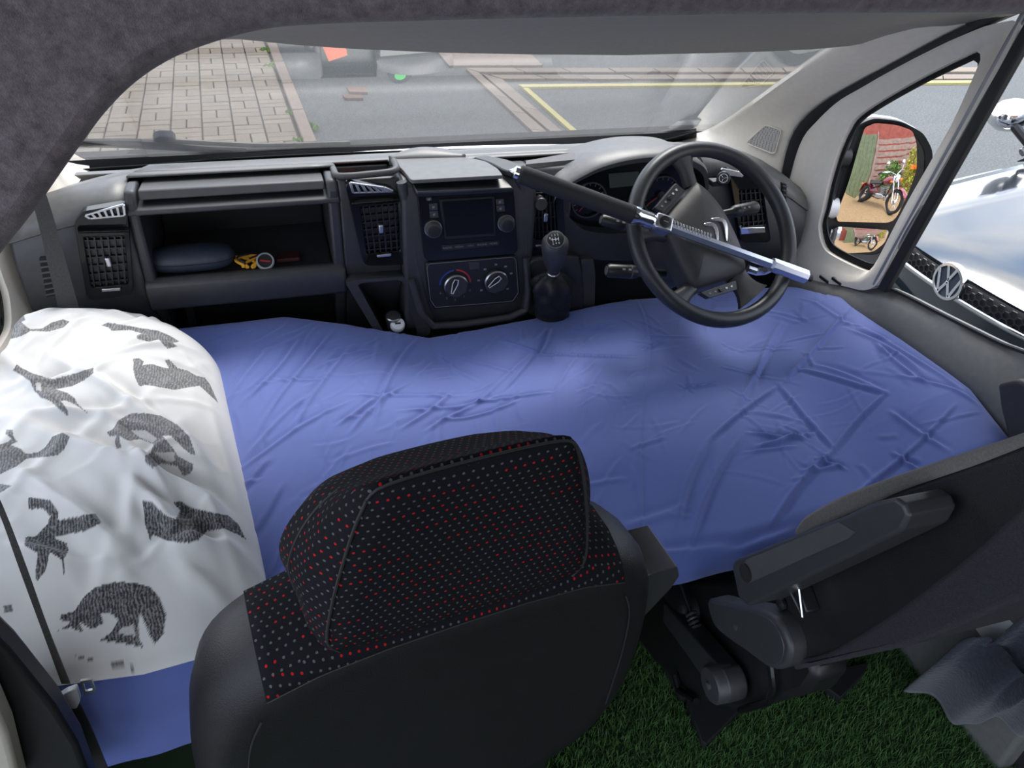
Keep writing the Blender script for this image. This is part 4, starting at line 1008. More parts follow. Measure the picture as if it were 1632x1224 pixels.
# edge roll-off
def roll(dist, r=.035): t = np.clip(dist / r, 0, 1); return -r * (1 - np.sqrt(1 - (1 - t) ** 2))
Z += roll(GY - GY[0:1, :]) + roll(GY[-1:, :] - GY, .03) + roll(xs[-1] - GX, .03) + roll(GX - xs[0], .03)
mb = MB()
rows = [[V((GX[j, i], GY[j, i], Z[j, i])) for i in range(nx)] for j in range(ny)]
def skirt(p, dx, dy, k): return V((p.x + dx, p.y + dy, p.z - k))
def side_wave(i): return .0025 * math.sin(i * .07) + .0012 * math.sin(i * .19 + 1)
def fsk(p, i, k):
    tf = float(smooth(-.42, -.20, p.x)); return skirt(p, 0, (1 - tf) * (-.006 + side_wave(i) * k / .13) + tf * (.10 * max(0, k - .03) / .12 - .004), k * (1 - tf) + min(k, .03 + .12 * k) * tf)
front = [[fsk(p, i, k) for i, p in enumerate(rows[0])] for k in (.15, .10, .05, .02)]
back = [[skirt(p, 0, .004, k) for p in rows[-1]] for k in (.02, .10, .16)]
allr = front + rows + back
mb.grid(allr)
lcol = [r[0] for r in allr]; rcol = [r[-1] for r in allr]
mb.grid([[skirt(p, -.004, 0, k) for p in lcol] for k in (0, .15)]); mb.grid([[skirt(p, .003, 0, k) for p in rcol] for k in (0, .03, .15)])
sh = mb.build('bed_sheet', 'sheet', ang=80); tag(sh, 'creased royal blue fitted sheet over the mattress across the cab seats', 'bed sheet')
# ------------------------------------------------------------------ pillow
def Zq(a, b, z0): return z0
PR = []
s1 = lambda L: [(x / 3.709, 470 + y / 3.709) for x, y in L]
s2 = lambda L: [(x / 2.639, 760 + y / 2.639) for x, y in L]
PR.append(s1([(-40, 200), (60, 150), (105, 150), (110, 118), (140, 118), (150, 150), (125, 160), (160, 190), (180, 203), (250, 198), (300, 165), (370, 145), (412, 157), (380, 190), (290, 217), (180, 214), (120, 247), (-40, 285)]))
PR.append(s1([(600, 180), (640, 163), (760, 183), (850, 200), (930, 210), (1000, 238), (1062, 275), (1020, 285), (1052, 305), (990, 318), (960, 288), (940, 262), (880, 277), (808, 258), (808, 240), (838, 228), (770, 207), (660, 212), (640, 192)]))
PR.append(s1([(75, 447), (100, 410), (130, 433), (190, 463), (270, 488), (320, 497), (430, 468), (552, 430), (552, 462), (500, 503), (420, 543), (330, 557), (400, 580), (440, 608), (455, 640), (524, 703), (440, 645), (380, 622), (360, 628), (400, 680), (407, 720), (360, 683), (300, 628), (240, 607), (200, 562), (180, 512), (130, 477)]))
PR.append(s1([(788, 378), (820, 373), (850, 393), (842, 415), (900, 408), (960, 428), (1000, 435), (973, 385), (1000, 382), (1050, 433), (1110, 448), (1160, 478), (1210, 488), (1242, 530), (1292, 642), (1240, 592), (1180, 537), (1110, 547), (1030, 562), (930, 542), (860, 532), (825, 542), (800, 492), (788, 440)]))
PR.append(s1([(630, 815), (670, 790), (700, 740), (770, 703), (850, 698), (950, 713), (1050, 768), (1120, 838), (1157, 947), (1130, 942), (1090, 912), (1010, 832), (960, 832), (1020, 902), (1050, 952), (1142, 1000), (1142, 1027), (1120, 1062), (1080, 1067), (1050, 1012), (960, 997), (900, 1022), (858, 987), (858, 948), (888, 938), (908, 882), (830, 852), (760, 862), (703, 832), (717, 902), (690, 912), (678, 872), (688, 832), (650, 837)]))
PR.append(s1([(-40, 900), (50, 868), (68, 850), (33, 820), (38, 797), (76, 797), (77, 830), (102, 868), (62, 887), (120, 908), (150, 938), (220, 933), (270, 898), (310, 838), (370, 812), (412, 838), (382, 912), (340, 947), (270, 957), (160, 967), (100, 1012), (-40, 1080)]))
PR.append(s2([(120, 85), (210, 98), (247, 150), (242, 183), (300, 173), (400, 153), (428, 192), (340, 232), (250, 247), (228, 257), (282, 280), (288, 312), (270, 342), (272, 432), (258, 347), (212, 317), (203, 342), (193, 392), (155, 442), (148, 402), (160, 322), (103, 287), (107, 253), (150, 250), (198, 200), (212, 166), (180, 132), (120, 137)]))
PR.append(s2([(598, 100), (640, 107), (690, 158), (740, 178), (758, 140), (726, 107), (760, 102), (800, 128), (900, 152), (960, 162), (1003, 200), (1036, 265), (1000, 243), (940, 217), (870, 228), (832, 268), (780, 278), (700, 268), (642, 242), (632, 268), (608, 190)]))
PR.append(s2([(243, 648), (300, 612), (250, 602), (258, 578), (310, 568), (350, 508), (400, 463), (480, 442), (560, 443), (632, 463), (673, 510), (698, 580), (688, 662), (650, 703), (623, 652), (600, 592), (588, 572), (582, 622), (586, 682), (602, 717), (500, 697), (420, 687), (468, 655), (498, 602), (460, 572), (422, 577), (440, 620), (382, 638), (332, 612), (354, 655), (322, 645), (300, 632)]))
PR.append(s2([(962, 545), (1030, 533), (1100, 495), (1100, 592), (1010, 590), (948, 607), (970, 570)]))
PR.append(s2([(-20, 25), (48, 38), (-20, 80)])); PR.append(s2([(460, 785), (500, 775), (565, 790), (565, 808), (500, 812)]))
PR.append(s2([(315, 750), (400, 768), (405, 776), (318, 760)])); PR.append(s2([(15, 545), (50, 540), (55, 570), (20, 572)]))
LIGHT = [s1([(905, 930), (960, 930), (1030, 930), (1035, 985), (985, 985)]), s1([(770, 800), (860, 800), (930, 850), (900, 875), (830, 845)]), s1([(210, 520), (240, 515), (245, 570), (215, 560)]), s2([(430, 600), (480, 580), (485, 610), (440, 640)]), s2([(500, 640), (560, 620), (570, 670), (500, 660)])]
def inpoly(px, py, poly):
    r = np.zeros(px.shape, bool); n = len(poly)
    for i in range(n):
        x0, y0 = poly[i]; x1, y1 = poly[(i + 1) % n]
        if y0 == y1: continue
        c = ((y0 > py) != (y1 > py)) & (px < (x1 - x0) * (py - y0) / (y1 - y0) + x0); r ^= c
    return r
pn_u, pn_v = 340, 460
uu_ = np.linspace(-1, 1, pn_u); vv_ = np.linspace(-1, 1, pn_v)
U, Vv = np.meshgrid(uu_, vv_)
xr = np.interp(Vv, [-1, -.8, -.2, .5, 1], [-.468, -.462, -.488, -.520, -.545]); xl = np.full_like(xr, -.845)
# rounded corners: pull the outline in towards the ends
xr = xr - .13 * smooth(.55, 1, Vv) ** 2 - .05 * smooth(.88, 1, -Vv)
PX = xl + (xr - xl) * (U + 1) / 2
yf = np.interp(PX, [-.85, -.7, -.6, -.5], [.03, .03, .0, -.05]); yn = np.interp(PX, [-.85, -.78, -.62, -.47], [-.76, -.785, -.800, -.785])
PY = yn + (yf - yn) * (Vv + 1) / 2
Ur = np.where(U > 0, U, -.62 * U); dome = (1 - np.abs(Ur) ** 3.2) ** .5 * (1 - np.abs(Vv) ** 3.6) ** .5
hgt = .098 + .085 * (1 - U) / 2 * (Vv + 1) / 2
PZ = .612 + .03 * (1 - np.abs(Vv) ** 4) + np.where(dome > 0, dome, 0) * hgt
pz0 = bed_z(PX, PY)
def creas(cx, cy, L, a, h, w):
    global PZ
    tx, ty = math.cos(a), math.sin(a); s = (PX - cx) * tx + (PY - cy) * ty; n = -(PX - cx) * ty + (PY - cy) * tx
    PZ = PZ + dome * h * np.exp(-(s / L) ** 2) * (np.exp(-(n / w) ** 2) - .6 * np.exp(-((n - 1.6 * w) / (1.4 * w)) ** 2))
for a, b, c, d, h, w in [(100, 730, 330, 800, 8, 18), (200, 720, 300, 830, 6, 12), (60, 790, 190, 870, 7, 14), (230, 800, 300, 850, 9, 14), (290, 860, 370, 850, 9, 16), (330, 780, 380, 880, 7, 16), (320, 900, 400, 940, 8, 14), (60, 700, 180, 690, 5, 14),
                         (120, 620, 250, 690, 5, 14), (200, 600, 300, 560, 4, 12), (30, 880, 120, 900, 6, 18), (150, 870, 220, 930, 5, 20), (300, 700, 350, 770, 5, 14), (240, 760, 330, 790, 6, 10), (30, 660, 140, 640, 4, 16), (340, 650, 380, 780, 5, 12), (10, 600, 100, 680, 4, 16)]:
    p0, p1 = P(a, b, z=.72), P(c, d, z=.72); dd = p1 - p0
    creas((p0.x + p1.x) / 2, (p0.y + p1.y) / 2, math.hypot(dd.x, dd.y) * .6, math.atan2(dd.y, dd.x), h * .0030, w * .0008)
for k in range(70):
    a_ = random.uniform(0, 3.14); creas(random.uniform(-.84, -.49), random.uniform(-.78, -.05), random.uniform(.03, .09), a_, random.uniform(.002, .007), random.uniform(.006, .013))
for k in range(20):
    fx, fy = rng.uniform(-30, 30, 2); PZ += dome * .0008 * np.sin(fx * PX + fy * PY + rng.uniform(0, 6))
mb = MB(); topv = [V((PX[j, i], PY[j, i], PZ[j, i])) for j in range(pn_v) for i in range(pn_u)]
mb.grid([topv[j * pn_u:(j + 1) * pn_u] for j in range(pn_v)])
per = [(j, 0) for j in range(pn_v)] + [(pn_v - 1, i) for i in range(1, pn_u)] + [(j, pn_u - 1) for j in range(pn_v - 2, -1, -1)] + [(0, i) for i in range(pn_u - 2, 0, -1)]
pe = [topv[j * pn_u + i] for j, i in per]; pc_ = V((-.66, -.4, .60))
r1 = [lerp(p, pc_, -.012) + V((0, 0, -.008)) for p in pe]; r2_ = [V((lerp(p, pc_, .03).x, lerp(p, pc_, .03).y, min(p.z - .012, .612))) for p in pe]
mb.rings([pe, r1, r2_], cap=False)
PI = mb.build('pillow', 'pillow', ang=80)
tag(PI, 'white pillow printed with black animal engravings at the passenger end of the bed', 'pillow')
me = PI.data; nV = len(me.vertices); co_ = np.empty(nV * 3); me.vertices.foreach_get('co', co_); co_ = co_.reshape(-1, 3) + np.array(PI.location)
axm = np.array(AX); cc_ = (co_ - np.array(CAM)) @ axm; ppx = 816 + FPX * cc_[:, 0] / cc_[:, 2]; ppy = 612 - FPX * cc_[:, 1] / cc_[:, 2]
val = np.zeros(nV)
for k, poly in enumerate(PR):
    i_ = inpoly(ppx, ppy, poly); val[i_] = 1.0 if k in (6, 7, 8, 9) else .86  # far animals inked paler, glare put into the print
for poly in LIGHT: val[inpoly(ppx, ppy, poly)] *= .3
hat = np.sin(ppx * 1.1 + ppy * .8) * np.sin(ppx * .23 - ppy * .31 + 1); val *= np.where(hat > .75, .8, 1)
val[co_[:, 2] < .60] = 0
at_ = me.attributes.new('print', 'FLOAT', 'POINT'); at_.data.foreach_set('value', val)

# ================================================================== PASSENGER SEAT
sa, sb = .133, .131
sux = V((math.cos(sa), math.sin(sa), 0)); sn = V((math.sin(sa), -math.cos(sa), 0)); sup = V((0, 0, 1)) * math.cos(sb) + sn * math.sin(sb)
snn = sux.cross(sup); sfw = -snn
SO = V((-.244, -.994, .848))
PSR = thing('passenger_seat', 'black passenger seat seen from behind with red-dotted fabric headrest', 'seat', SO - sup * .80)
PSR.rotation_euler = Matrix((sux, sfw, sup)).transposed().to_euler()
BZ = .80
def SLp(x, y, z): return V((x, y, z + BZ))
half = [(0, .004), (.08, .002), (.15, -.006), (.215, -.028), (.264, -.078), (.290, -.17), (.302, -.34), (.288, -.45), (.245, -.53), (.16, -.575), (0, -.585)]
outl = half + [(-x, z) for x, z in half[-2:0:-1]]
o2 = [(p.x, p.y) for p in spline([V((x, z, 0)) for x, z in outl], 4)]
cz = -.30
def sring(y, k): return [SLp(x * k, y, cz + (z - cz) * k) for x, z in o2]
bk_ = MB().rings([sring(.006, .60), sring(.001, .80), sring(0, .885), sring(.008, .935), sring(.024, .975), sring(.052, 1.0), sring(.09, .99), sring(.12, .96), sring(.14, .86)]).build('backrest', 'leather', PSR, ang=70, local=True)
def topz(x): return np.interp(abs(x), [a for a, b in half[:5]], [b for a, b in half[:5]])
rows = []
for y, dz in ((-.0015, -.030), (.0045, -.021), (.012, -.012), (.027, -.003), (.052, .004), (.09, .000), (.118, -.012), (.14, -.045)):
    rows.append([SLp(x, y, topz(x) + dz + .002) for x in np.linspace(-.205, .205, 33)])
MB().grid(rows).build('shoulder_panel', 'dots', PSR, ang=70, local=True, uv=True, solid=-.002)
MB().tube([p + V((0, -.001, 0)) for p in rows[0]], .0016, 5).build('shoulder_seam', 'stitch', PSR, local=True)
for sx in (-1, 1): MB().tube(spline([SLp(sx * .214, -.004, -.085), SLp(sx * .232, -.003, -.14), SLp(sx * .246, -.001, -.25), SLp(sx * .252, -.001, -.40)], 5, False), .0012, 5).build('back_seam', 'stitch', PSR, local=True)
# headrest
def hol(y, pts, k=1.0):
    c = .11; o_ = [(x * k, c + (z - c) * k) for x, z in pts]; lo_ = o_[0]
    L_ = [(0, lo_[1] - .006)] + o_ + [(-x, z) for x, z in o_[-2::-1]]
    return [SLp(p.x, y, p.y) for p in spline([V((x, z, 0)) for x, z in L_], 4)]
hA = [(.130, -.006), (.141, .02), (.134, .075), (.122, .13), (.109, .18), (.097, .214), (.078, .227), (0, .231)]
hB = [(.138, -.010), (.152, .03), (.152, .08), (.143, .13), (.128, .175), (.110, .207), (.083, .219), (0, .222)]
hC = [(.138, -.005), (.160, .04), (.164, .09), (.150, .135), (.128, .167), (.105, .183), (.078, .188), (0, .191)]
hB = [(x, z * .92) for x, z in hB]; hC = [(x, z * .80) for x, z in hC]
hD = [(.110, .02), (.130, .05), (.138, .075), (.128, .098), (.110, .116), (.090, .124), (.065, .128), (0, .130)]
HRo = MB().rings([hol(-.001, hA, .35), hol(-.004, hA, .80), hol(-.001, hA, .965), hol(.006, hA), hol(.03, hB), hol(.06, [lerp(V(a), V(b), .6) for a, b in zip(hB, hC)]), hol(.085, hC), hol(.115, hD), hol(.124, hD, .7)]).build('headrest', 'dots', PSR, ang=80, local=True, uv=True)
for sx in (-1, 1): MB().tube(spline([SLp(sx * x * .995, .000, z) for x, z in hA[:6]], 4, False), .0016, 6).build('headrest_seam', 'stitch', HRo, local=True)
MB().tube(spline([SLp(x, .0005, z) for x, z in ((-.097, .213), (-.078, .2265), (0, .2305), (.078, .2265), (.097, .213))], 4, False), .0014, 6).build('headrest_seam', 'stitch', HRo, local=True)
for sx in (-1, 1): MB().tube(spline([SLp(sx * x * 1.003, .060, z) for x, z in [lerp(V(a), V(b), .6) for a, b in zip(hB, hC)][1:6]], 4, False), .0014, 6).build('headrest_seam', 'stitch', HRo, local=True)
for sx in (-1, 1): MB().tube([SLp(sx * .07, .055, -.06), SLp(sx * .07, .055, .01)], .006, 10).build('headrest_post', 'satin', PSR, local=True)
# armrest on its inner side
def SPL(px, py, y): return PL(px, py, SO + sfw * y, snn)
ar = [SPL(a, b, .03) for a, b in rnd([(1003, 958), (1010, 944), (1034, 916), (1080, 903), (1083, 918), (1069, 938), (1010, 1000)], .18)]
MB().prism(ar, sfw * .055 + sup * .03 - sux * .02).build('armrest', 'armrest', PSR, bevel=.004, seg=3)
MB().lathe(SO + sux * .265 + sfw * .07 - sup * .14, sux, [(.03, -.02), (.03, .03), (.02, .035)], 20).build('armrest_pivot', 'black', PSR)
# cushion and pedestal below the mattress
MB().box((-.0, .27, BZ - .50), .24, .24, .05).build('cushion', 'dots', PSR, bevel=.03, seg=3, local=True, uv=True)
MB().box((0, .22, BZ - .66), .20, .2, .11).build('pedestal', 'black', PSR, bevel=.01, local=True)

# ================================================================== DRIVER SEAT
DX = .20
def DPx(pts, x=DX): return PS(pts, x=x)
DS = thing('driver_seat', 'black reclined driver seat with its armrest folded up', 'seat', V((.43, -.85, .0)))
br = sp2([(1262, 850), (1281, 826), (1351, 791), (1446, 757), (1632, 694), (1760, 655), (1830, 690), (1800, 830), (1632, 948), (1536, 990), (1442, 1026), (1318, 1053), (1262, 1064), (1238, 1045), (1230, 990), (1240, 910)], 4)
MB().prism(DPx(br), (.46, 0, 0)).build('backrest', 'leather', DS, bevel=.022, seg=4, ang=50)
fl_ = sp2([(1262, 1050), (1312, 1042), (1400, 990), (1475, 936), (1560, 868), (1632, 803), (1700, 745), (1800, 700)], 3, False) + [(1835, 800), (1800, 845), (1632, 953), (1536, 995), (1442, 1031), (1318, 1058), (1262, 1069)]
MB().prism(DPx(fl_, DX - .003), (.466, 0, 0)).build('back_panel', 'feltback', DS, bevel=.006, seg=3)
fs_ = sp2([(1264, 850), (1272, 835), (1290, 818), (1351, 786), (1446, 751), (1560, 713), (1640, 686)], 3, False) + sp2([(1640, 706), (1560, 738), (1491, 762), (1434, 782), (1392, 801), (1347, 820), (1300, 842), (1272, 858)], 3, False)
MB().prism(DPx(fs_, DX - .005), (.47, 0, 0)).build('front_fabric', 'seatgrey', DS, bevel=.006, seg=3)
am = rnd([(1164, 894), (1343, 823), (1392, 800), (1425, 793), (1440, 803), (1448, 822), (1436, 847), (1372, 879), (1192, 967), (1176, 952)], .22)
AR = MB().prism(DPx(am, .135), (.055, 0, 0)).build('armrest', 'armrest', DS, bevel=.008, seg=3)
MB().prism(DPx(rnd([(1186, 893), (1335, 832), (1362, 848), (1352, 858), (1192, 930)], .15), .1335), (.006, 0, 0)).build('armrest_inset', 'plastic2', AR, bevel=.003)
MB().lathe(P(1189, 913, x=.133), (-1, 0, 0), [(.012, -.002), (.012, .002), (.008, .002)], 20).build('armrest_hole', 'void', AR)
hc_ = sp2([(1128, 955), (1160, 962), (1207, 970), (1240, 990), (1258, 1028), (1256, 1056), (1244, 1067), (1223, 1064), (1190, 1040), (1145, 1007), (1131, 982)], 4)
HG = MB().prism(DPx(hc_, .175), (.035, 0, 0)).build('hinge_cover', 'plastic', DS, bevel=.006, seg=3)
MB().prism(DPx([(lerp(1195, a, .84), lerp(1015, b, .84)) for a, b in hc_], .1735), (.004, 0, 0)).build('hinge_face', 'armrest', HG, bevel=.001)
MB().lathe(P(1172, 1000, x=.173), (-1, 0, 0), [(.004, -.001), (.004, .001)], 10).build('hinge_pin', 'plastic2', HG)
lt = DPx([(1262, 940), (1272, 937), (1286, 976), (1280, 981)], .180)
LT = MB().prism(lt, (.02, 0, 0)).build('recline_latch', 'black', DS, bevel=.002)
MB().tube(DPx([(1258, 941), (1279, 982), (1273, 938)], .176), .0018, 6).build('latch_wire', 'chrome', LT)
for c in ((1247, 962), (1285, 956)): MB().lathe(P(*c, x=.197), (-1, 0, 0), [(.009, 0), (.009, .004), (.005, .006)], 8).build('bolt', 'black', DS)
MB().prism(DPx([(985, 925), (1250, 925), (1300, 1080), (1280, 1108), (1180, 1135), (1100, 1115), (1040, 1055), (1000, 1000)], .25), (.06, 0, 0)).build('seat_base', 'black', DS, bevel=.012, seg=2)
MB().box((.43, -.56, .36), .22, .20, .05).build('cushion', 'leather', DS, bevel=.03, seg=3)
MB().box((.45, -.58, .16), .14, .12, .16).build('pedestal', 'void', DS, bevel=.01)
MB().tube(DPx([(1228, 1055), (1233, 1095), (1226, 1118), (1180, 1132)], .235), .006, 8).build('base_rail', 'gloss', DS)
MB().tube(DPx([(1075, 1075), (1082, 1100), (1110, 1118)], .24), .007, 8).build('adjuster_bar', 'gloss', DS)
# handbrake and spring
HB = thing('handbrake_lever', 'black handbrake lever between the seats with round pivot cap', 'handbrake', P(1145, 1089, x=.2))
a0, a1 = P(1056, 975, x=.205), P(1145, 1089, x=.205)
d = (a1 - a0).normalized(); s_ = V((1, 0, 0)).cross(d).normalized()
arm = [a0 + s_ * .022, a1 + s_ * .030] + [a1 + s_ * .032 * math.cos(t) + d * .032 * math.sin(t) for t in np.linspace(.1, 3.04, 12)] + [a1 - s_ * .030, a0 - s_ * .022]
MB().prism(arm, (.035, 0, 0)).build('lever', 'armrest', HB, bevel=.004, seg=3)
MB().lathe(a1, (-1, 0, 0), [(.031, -.02), (.031, .012), (.028, .016), (.020, .017)], 28).build('pivot_cap', 'plastic', HB, ang=40)
MB().lathe(a1 + V((-.017, 0, 0)), (-1, 0, 0), [(.006, -.001), (.006, .003), (.003, .004)], 12).build('pivot_bolt', 'plastic2', HB)
SPg = thing('spring', 'black coil spring on a thin rod beside the handbrake', 'spring', P(1115, 1010, x=.225))
p0, p1 = P(1100, 974, x=.225), P(1128, 1058, x=.225); d = (p1 - p0); L = d.length; d.normalize(); u = d.orthogonal().normalized(); w = d.cross(u)
MB().tube([p0 + d * (L * t) + (u * math.cos(t * 2 * math.pi * 12) + w * math.sin(t * 2 * math.pi * 12)) * .0085 for t in np.linspace(0, 1, 170)], .0026, 6).build('coil', 'plastic', SPg)
MB().tube([P(1082, 925, x=.225), p0, p1], .003, 6).build('rod', 'black', SPg)
# cut-outs in the grass under the seat mounts (black mats on the floor)
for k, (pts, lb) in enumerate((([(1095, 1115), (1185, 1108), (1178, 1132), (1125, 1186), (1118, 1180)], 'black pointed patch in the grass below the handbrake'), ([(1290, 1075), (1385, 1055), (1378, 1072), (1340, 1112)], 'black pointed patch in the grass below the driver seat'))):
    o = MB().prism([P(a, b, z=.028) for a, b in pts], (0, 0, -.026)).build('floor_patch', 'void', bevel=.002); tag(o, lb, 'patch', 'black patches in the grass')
# ================================================================== ARTIFICIAL GRASS (stuff)
N = 110000
bx = rng.uniform(-.10, .93, N); by = rng.uniform(-1.50, -.30, N); hh = rng.uniform(.012, .024, N); aa = rng.uniform(0, 6.283, N); la = rng.uniform(0, 6.283, N); ln = rng.uniform(.002, .014, N)
wx_ = np.cos(aa) * .0011; wy_ = np.sin(aa) * .0011
vs = np.empty((N, 3, 3)); vs[:, 0] = np.c_[bx - wx_, by - wy_, np.zeros(N)]; vs[:, 1] = np.c_[bx + wx_, by + wy_, np.zeros(N)]; vs[:, 2] = np.c_[bx + np.cos(la) * ln, by + np.sin(la) * ln, hh]
gm = bpy.data.meshes.new('artificial_grass'); gm.from_pydata(vs.reshape(-1, 3).tolist(), [], np.arange(3 * N).reshape(-1, 3).tolist())
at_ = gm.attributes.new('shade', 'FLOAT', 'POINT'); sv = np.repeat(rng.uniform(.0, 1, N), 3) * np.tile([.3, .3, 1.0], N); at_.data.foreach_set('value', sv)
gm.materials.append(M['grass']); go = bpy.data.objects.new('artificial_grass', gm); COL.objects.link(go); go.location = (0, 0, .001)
go['kind'] = 'stuff'; go['label'] = 'green artificial grass covering the van floor'; go['category'] = 'grass'
# ================================================================== CURTAIN, WHITE PANEL
hem = ropen(spline([P(a, b, z=.022) for a, b in [(1440, 1100), (1470, 1106), (1495, 1118), (1515, 1150), (1532, 1158)]] + [P(a, b, x=.86) for a, b in [(1562, 1150), (1592, 1146), (1615, 1166), (1640, 1180), (1700, 1200), (1780, 1250)]], 4, False), 60)
lft = ropen(spline([P(1440, 1100, z=.022), P(1490, 1056, x=.74), P(1543, 1010, x=.77), P(1575, 1024, x=.80), P(1632, 975, x=.82), P(1720, 920, x=.84)], 4, False), 28)
rows = []
for j, l in enumerate(lft):
    t = j / 27; rows.append([l + V(((h - hem[0]).x * (1 - .85 * t), (h - hem[0]).y, (h - hem[0]).z * (1 - t))) + V((-.5, -.8, 0)) * (.008 * math.sin(i * .55 + 1.0) * (.6 + .4 * t)) for i, h in enumerate(hem)])
cu = MB().grid(rows).build('felt_curtain', 'curtain', ang=80, solid=.004); tag(cu, 'blue-grey felt curtain hanging in folds to the grass behind the driver seat', 'curtain')
wpn = MB().prism(PS([(1540, 982), (1640, 940), (1720, 915), (1660, 1000), (1574, 1030)], x=.862), (.01, 0, 0)).build('white_panel', 'white', bevel=.001); tag(wpn, 'white triangular panel showing between driver seat and felt curtain', 'panel')
# ================================================================== PASSENGER BELT, PILLAR
SB = thing('seat_belt', 'black seat belt hanging in front of the pillow with metal tongue', 'seat belt', P(110, 1100, y=-.86))
def strap(pl, pr, name, parent, m='webbing', th=.0015):
    a = spline(pl, 6, False); b = spline(pr, 6, False)
    return MB().rings([[p, q, q + V((0, th, 0)), p + V((0, th, 0))] for p, q in zip(a, b)]).build(name, m, parent, ang=60)
strap(PS([(-30, 760), (0, 822), (30, 905), (65, 1000), (98, 1090)], y=-.86), PS([(-18, 760), (10, 822), (42, 905), (76, 1000), (112, 1090)], y=-.86), 'webbing', SB)
strap(PS([(100, 1118), (118, 1170), (140, 1240)], y=-.85), PS([(126, 1118), (150, 1170), (178, 1240)], y=-.85), 'webbing', SB, 'rubber')
MB().prism(PS(rnd([(93, 1112), (106, 1104), (122, 1098), (128, 1118), (122, 1130), (96, 1131)], .2), y=-.866), (0, .008, 0)).build('tongue', 'clear', SB, bevel=.002)
bo = [(128, 1086), (146, 1083), (153, 1103), (134, 1107)]
MB().ring(resample(PS(bo, y=-.862), 24), resample(PS([(lerp(140, a, .62), lerp(1095, b, .62)) for a, b in bo], y=-.862), 24), (0, .003, 0)).build('tongue_plate', 'satin', SB)
ST = thing('hanging_strap', 'grey webbing strap hanging at the left end of the dashboard', 'strap', P(100, 495, y=-.06))
strap(PS([(40, 290), (58, 345), (78, 430), (100, 520)], y=-.05), PS([(64, 285), (80, 330), (106, 420), (134, 520)], y=-.05), 'webbing', ST)
pl_ = MB().prism(PS([(-60, 900), (0, 975), (25, 1000), (60, 1045), (95, 1090), (130, 1150), (160, 1235), (45, 1260), (-60, 1250)], y=-.88), (0, -.03, 0)).build('trim_3', 'black', bevel=.006, seg=3); struct(pl_, 'black lower pillar trim beside the passenger door')
pl_ = MB().prism(PS([(-60, 960), (0, 1078), (22, 1130), (48, 1235), (-60, 1260)], y=-.915), (0, -.03, 0)).build('trim_4', 'header', bevel=.006, seg=3); struct(pl_, 'pale pillar lining at the lower left')
#@@OUT
# ================================================================== DOOR MIRROR (real convex glass)
MC = P(1400, 280, x=1.12); md_ = (MC - CAM).normalized()
mr_ = V((.32, -1, -.10)).normalized(); mn = (mr_ - md_).normalized()
DM = thing('door_mirror', 'silver and black door mirror outside the quarter window', 'mirror', MC - V((0, 0, .15)))
def MPx(px, py, h=0): return PL(px, py, MC + mn * h, mn)
def convex(outline, c_px, Rm, name):
    o = [MPx(a, b) for a, b in outline]; c = MPx(*c_px); rings = []
    for k in range(14, -1, -1):
        f = k / 14; rings.append([lerp(c, p, max(f, .001)) for p in o])
    mb = MB().rings(rings, cap=False)
    for i, p in enumerate(mb.v):
        q_ = p - c; mb.v[i] = p - mn * (q_.length_squared / (2 * Rm))
    return mb.build(name, 'mirror', DM, ang=180)
main_px = rnd([(1381, 204), (1398, 197), (1432, 200), (1457, 209), (1463, 228), (1463, 272), (1448, 312), (1428, 357), (1338, 355), (1335, 345), (1352, 295), (1371, 232)], .3)
low_px = rnd([(1326, 368), (1340, 362), (1420, 368), (1412, 388), (1393, 402), (1350, 404), (1333, 394), (1324, 382)], .3)
convex(main_px, (1400, 280), 1.0, 'main_glass'); convex(low_px, (1372, 383), .45, 'wide_angle_glass')
hs = rnd([(1366, 200), (1392, 188), (1436, 193), (1472, 212), (1487, 240), (1484, 290), (1462, 340), (1432, 400), (1400, 422), (1345, 418), (1318, 398), (1314, 372), (1332, 310), (1352, 240)], .3)
h0 = resample([MPx(a, b, -.010) for a, b in hs], 80); cen = MC - mn * .01
sil = [lerp(p, cen, -.02) - mn * .03 for p in h0]
MB().rings([[lerp(p, cen, .10) - mn * .008 for p in h0], h0, [lerp(p, cen, -.015) - mn * .014 for p in h0]], cap=False).build('frame', 'black', DM, ang=60)
MB().add([lerp(p, cen, .08) - mn * .010 for p in h0], [tuple(range(80))]).build('backing', 'black', DM)
MB().rings([[lerp(p, cen, -.015) - mn * .014 for p in h0], [lerp(p, cen, -.035) - mn * .035 for p in h0], [lerp(p, cen, .05) - mn * .08 for p in h0], [lerp(p, cen, .4) - mn * .12 for p in h0]]).build('housing', 'silverpaint', DM, ang=60) if False else None
M['silverpaint'] = mat('silver_housing', (.66, .67, .68), .3, coat=.2)
MB().rings([[lerp(p, cen, -.010) - mn * .012 for p in h0], [lerp(p, cen, -.035) - mn * .035 for p in h0], [lerp(p, cen, .05) - mn * .08 for p in h0], [lerp(p, cen, .4) - mn * .12 for p in h0]]).build('housing', 'silverpaint', DM, ang=60)
a_ = MPx(1350, 250, -.03); MB().tube([a_, V((.95, a_.y + .02, a_.z)), V((.92, a_.y + .03, a_.z - .02))], .028, 12).build('arm', 'black', DM)
a_ = MPx(1330, 330, -.03); MB().tube([a_, V((.95, a_.y + .02, a_.z)), V((.92, a_.y + .03, a_.z - .01))], .030, 12).build('arm', 'silverpaint', DM)
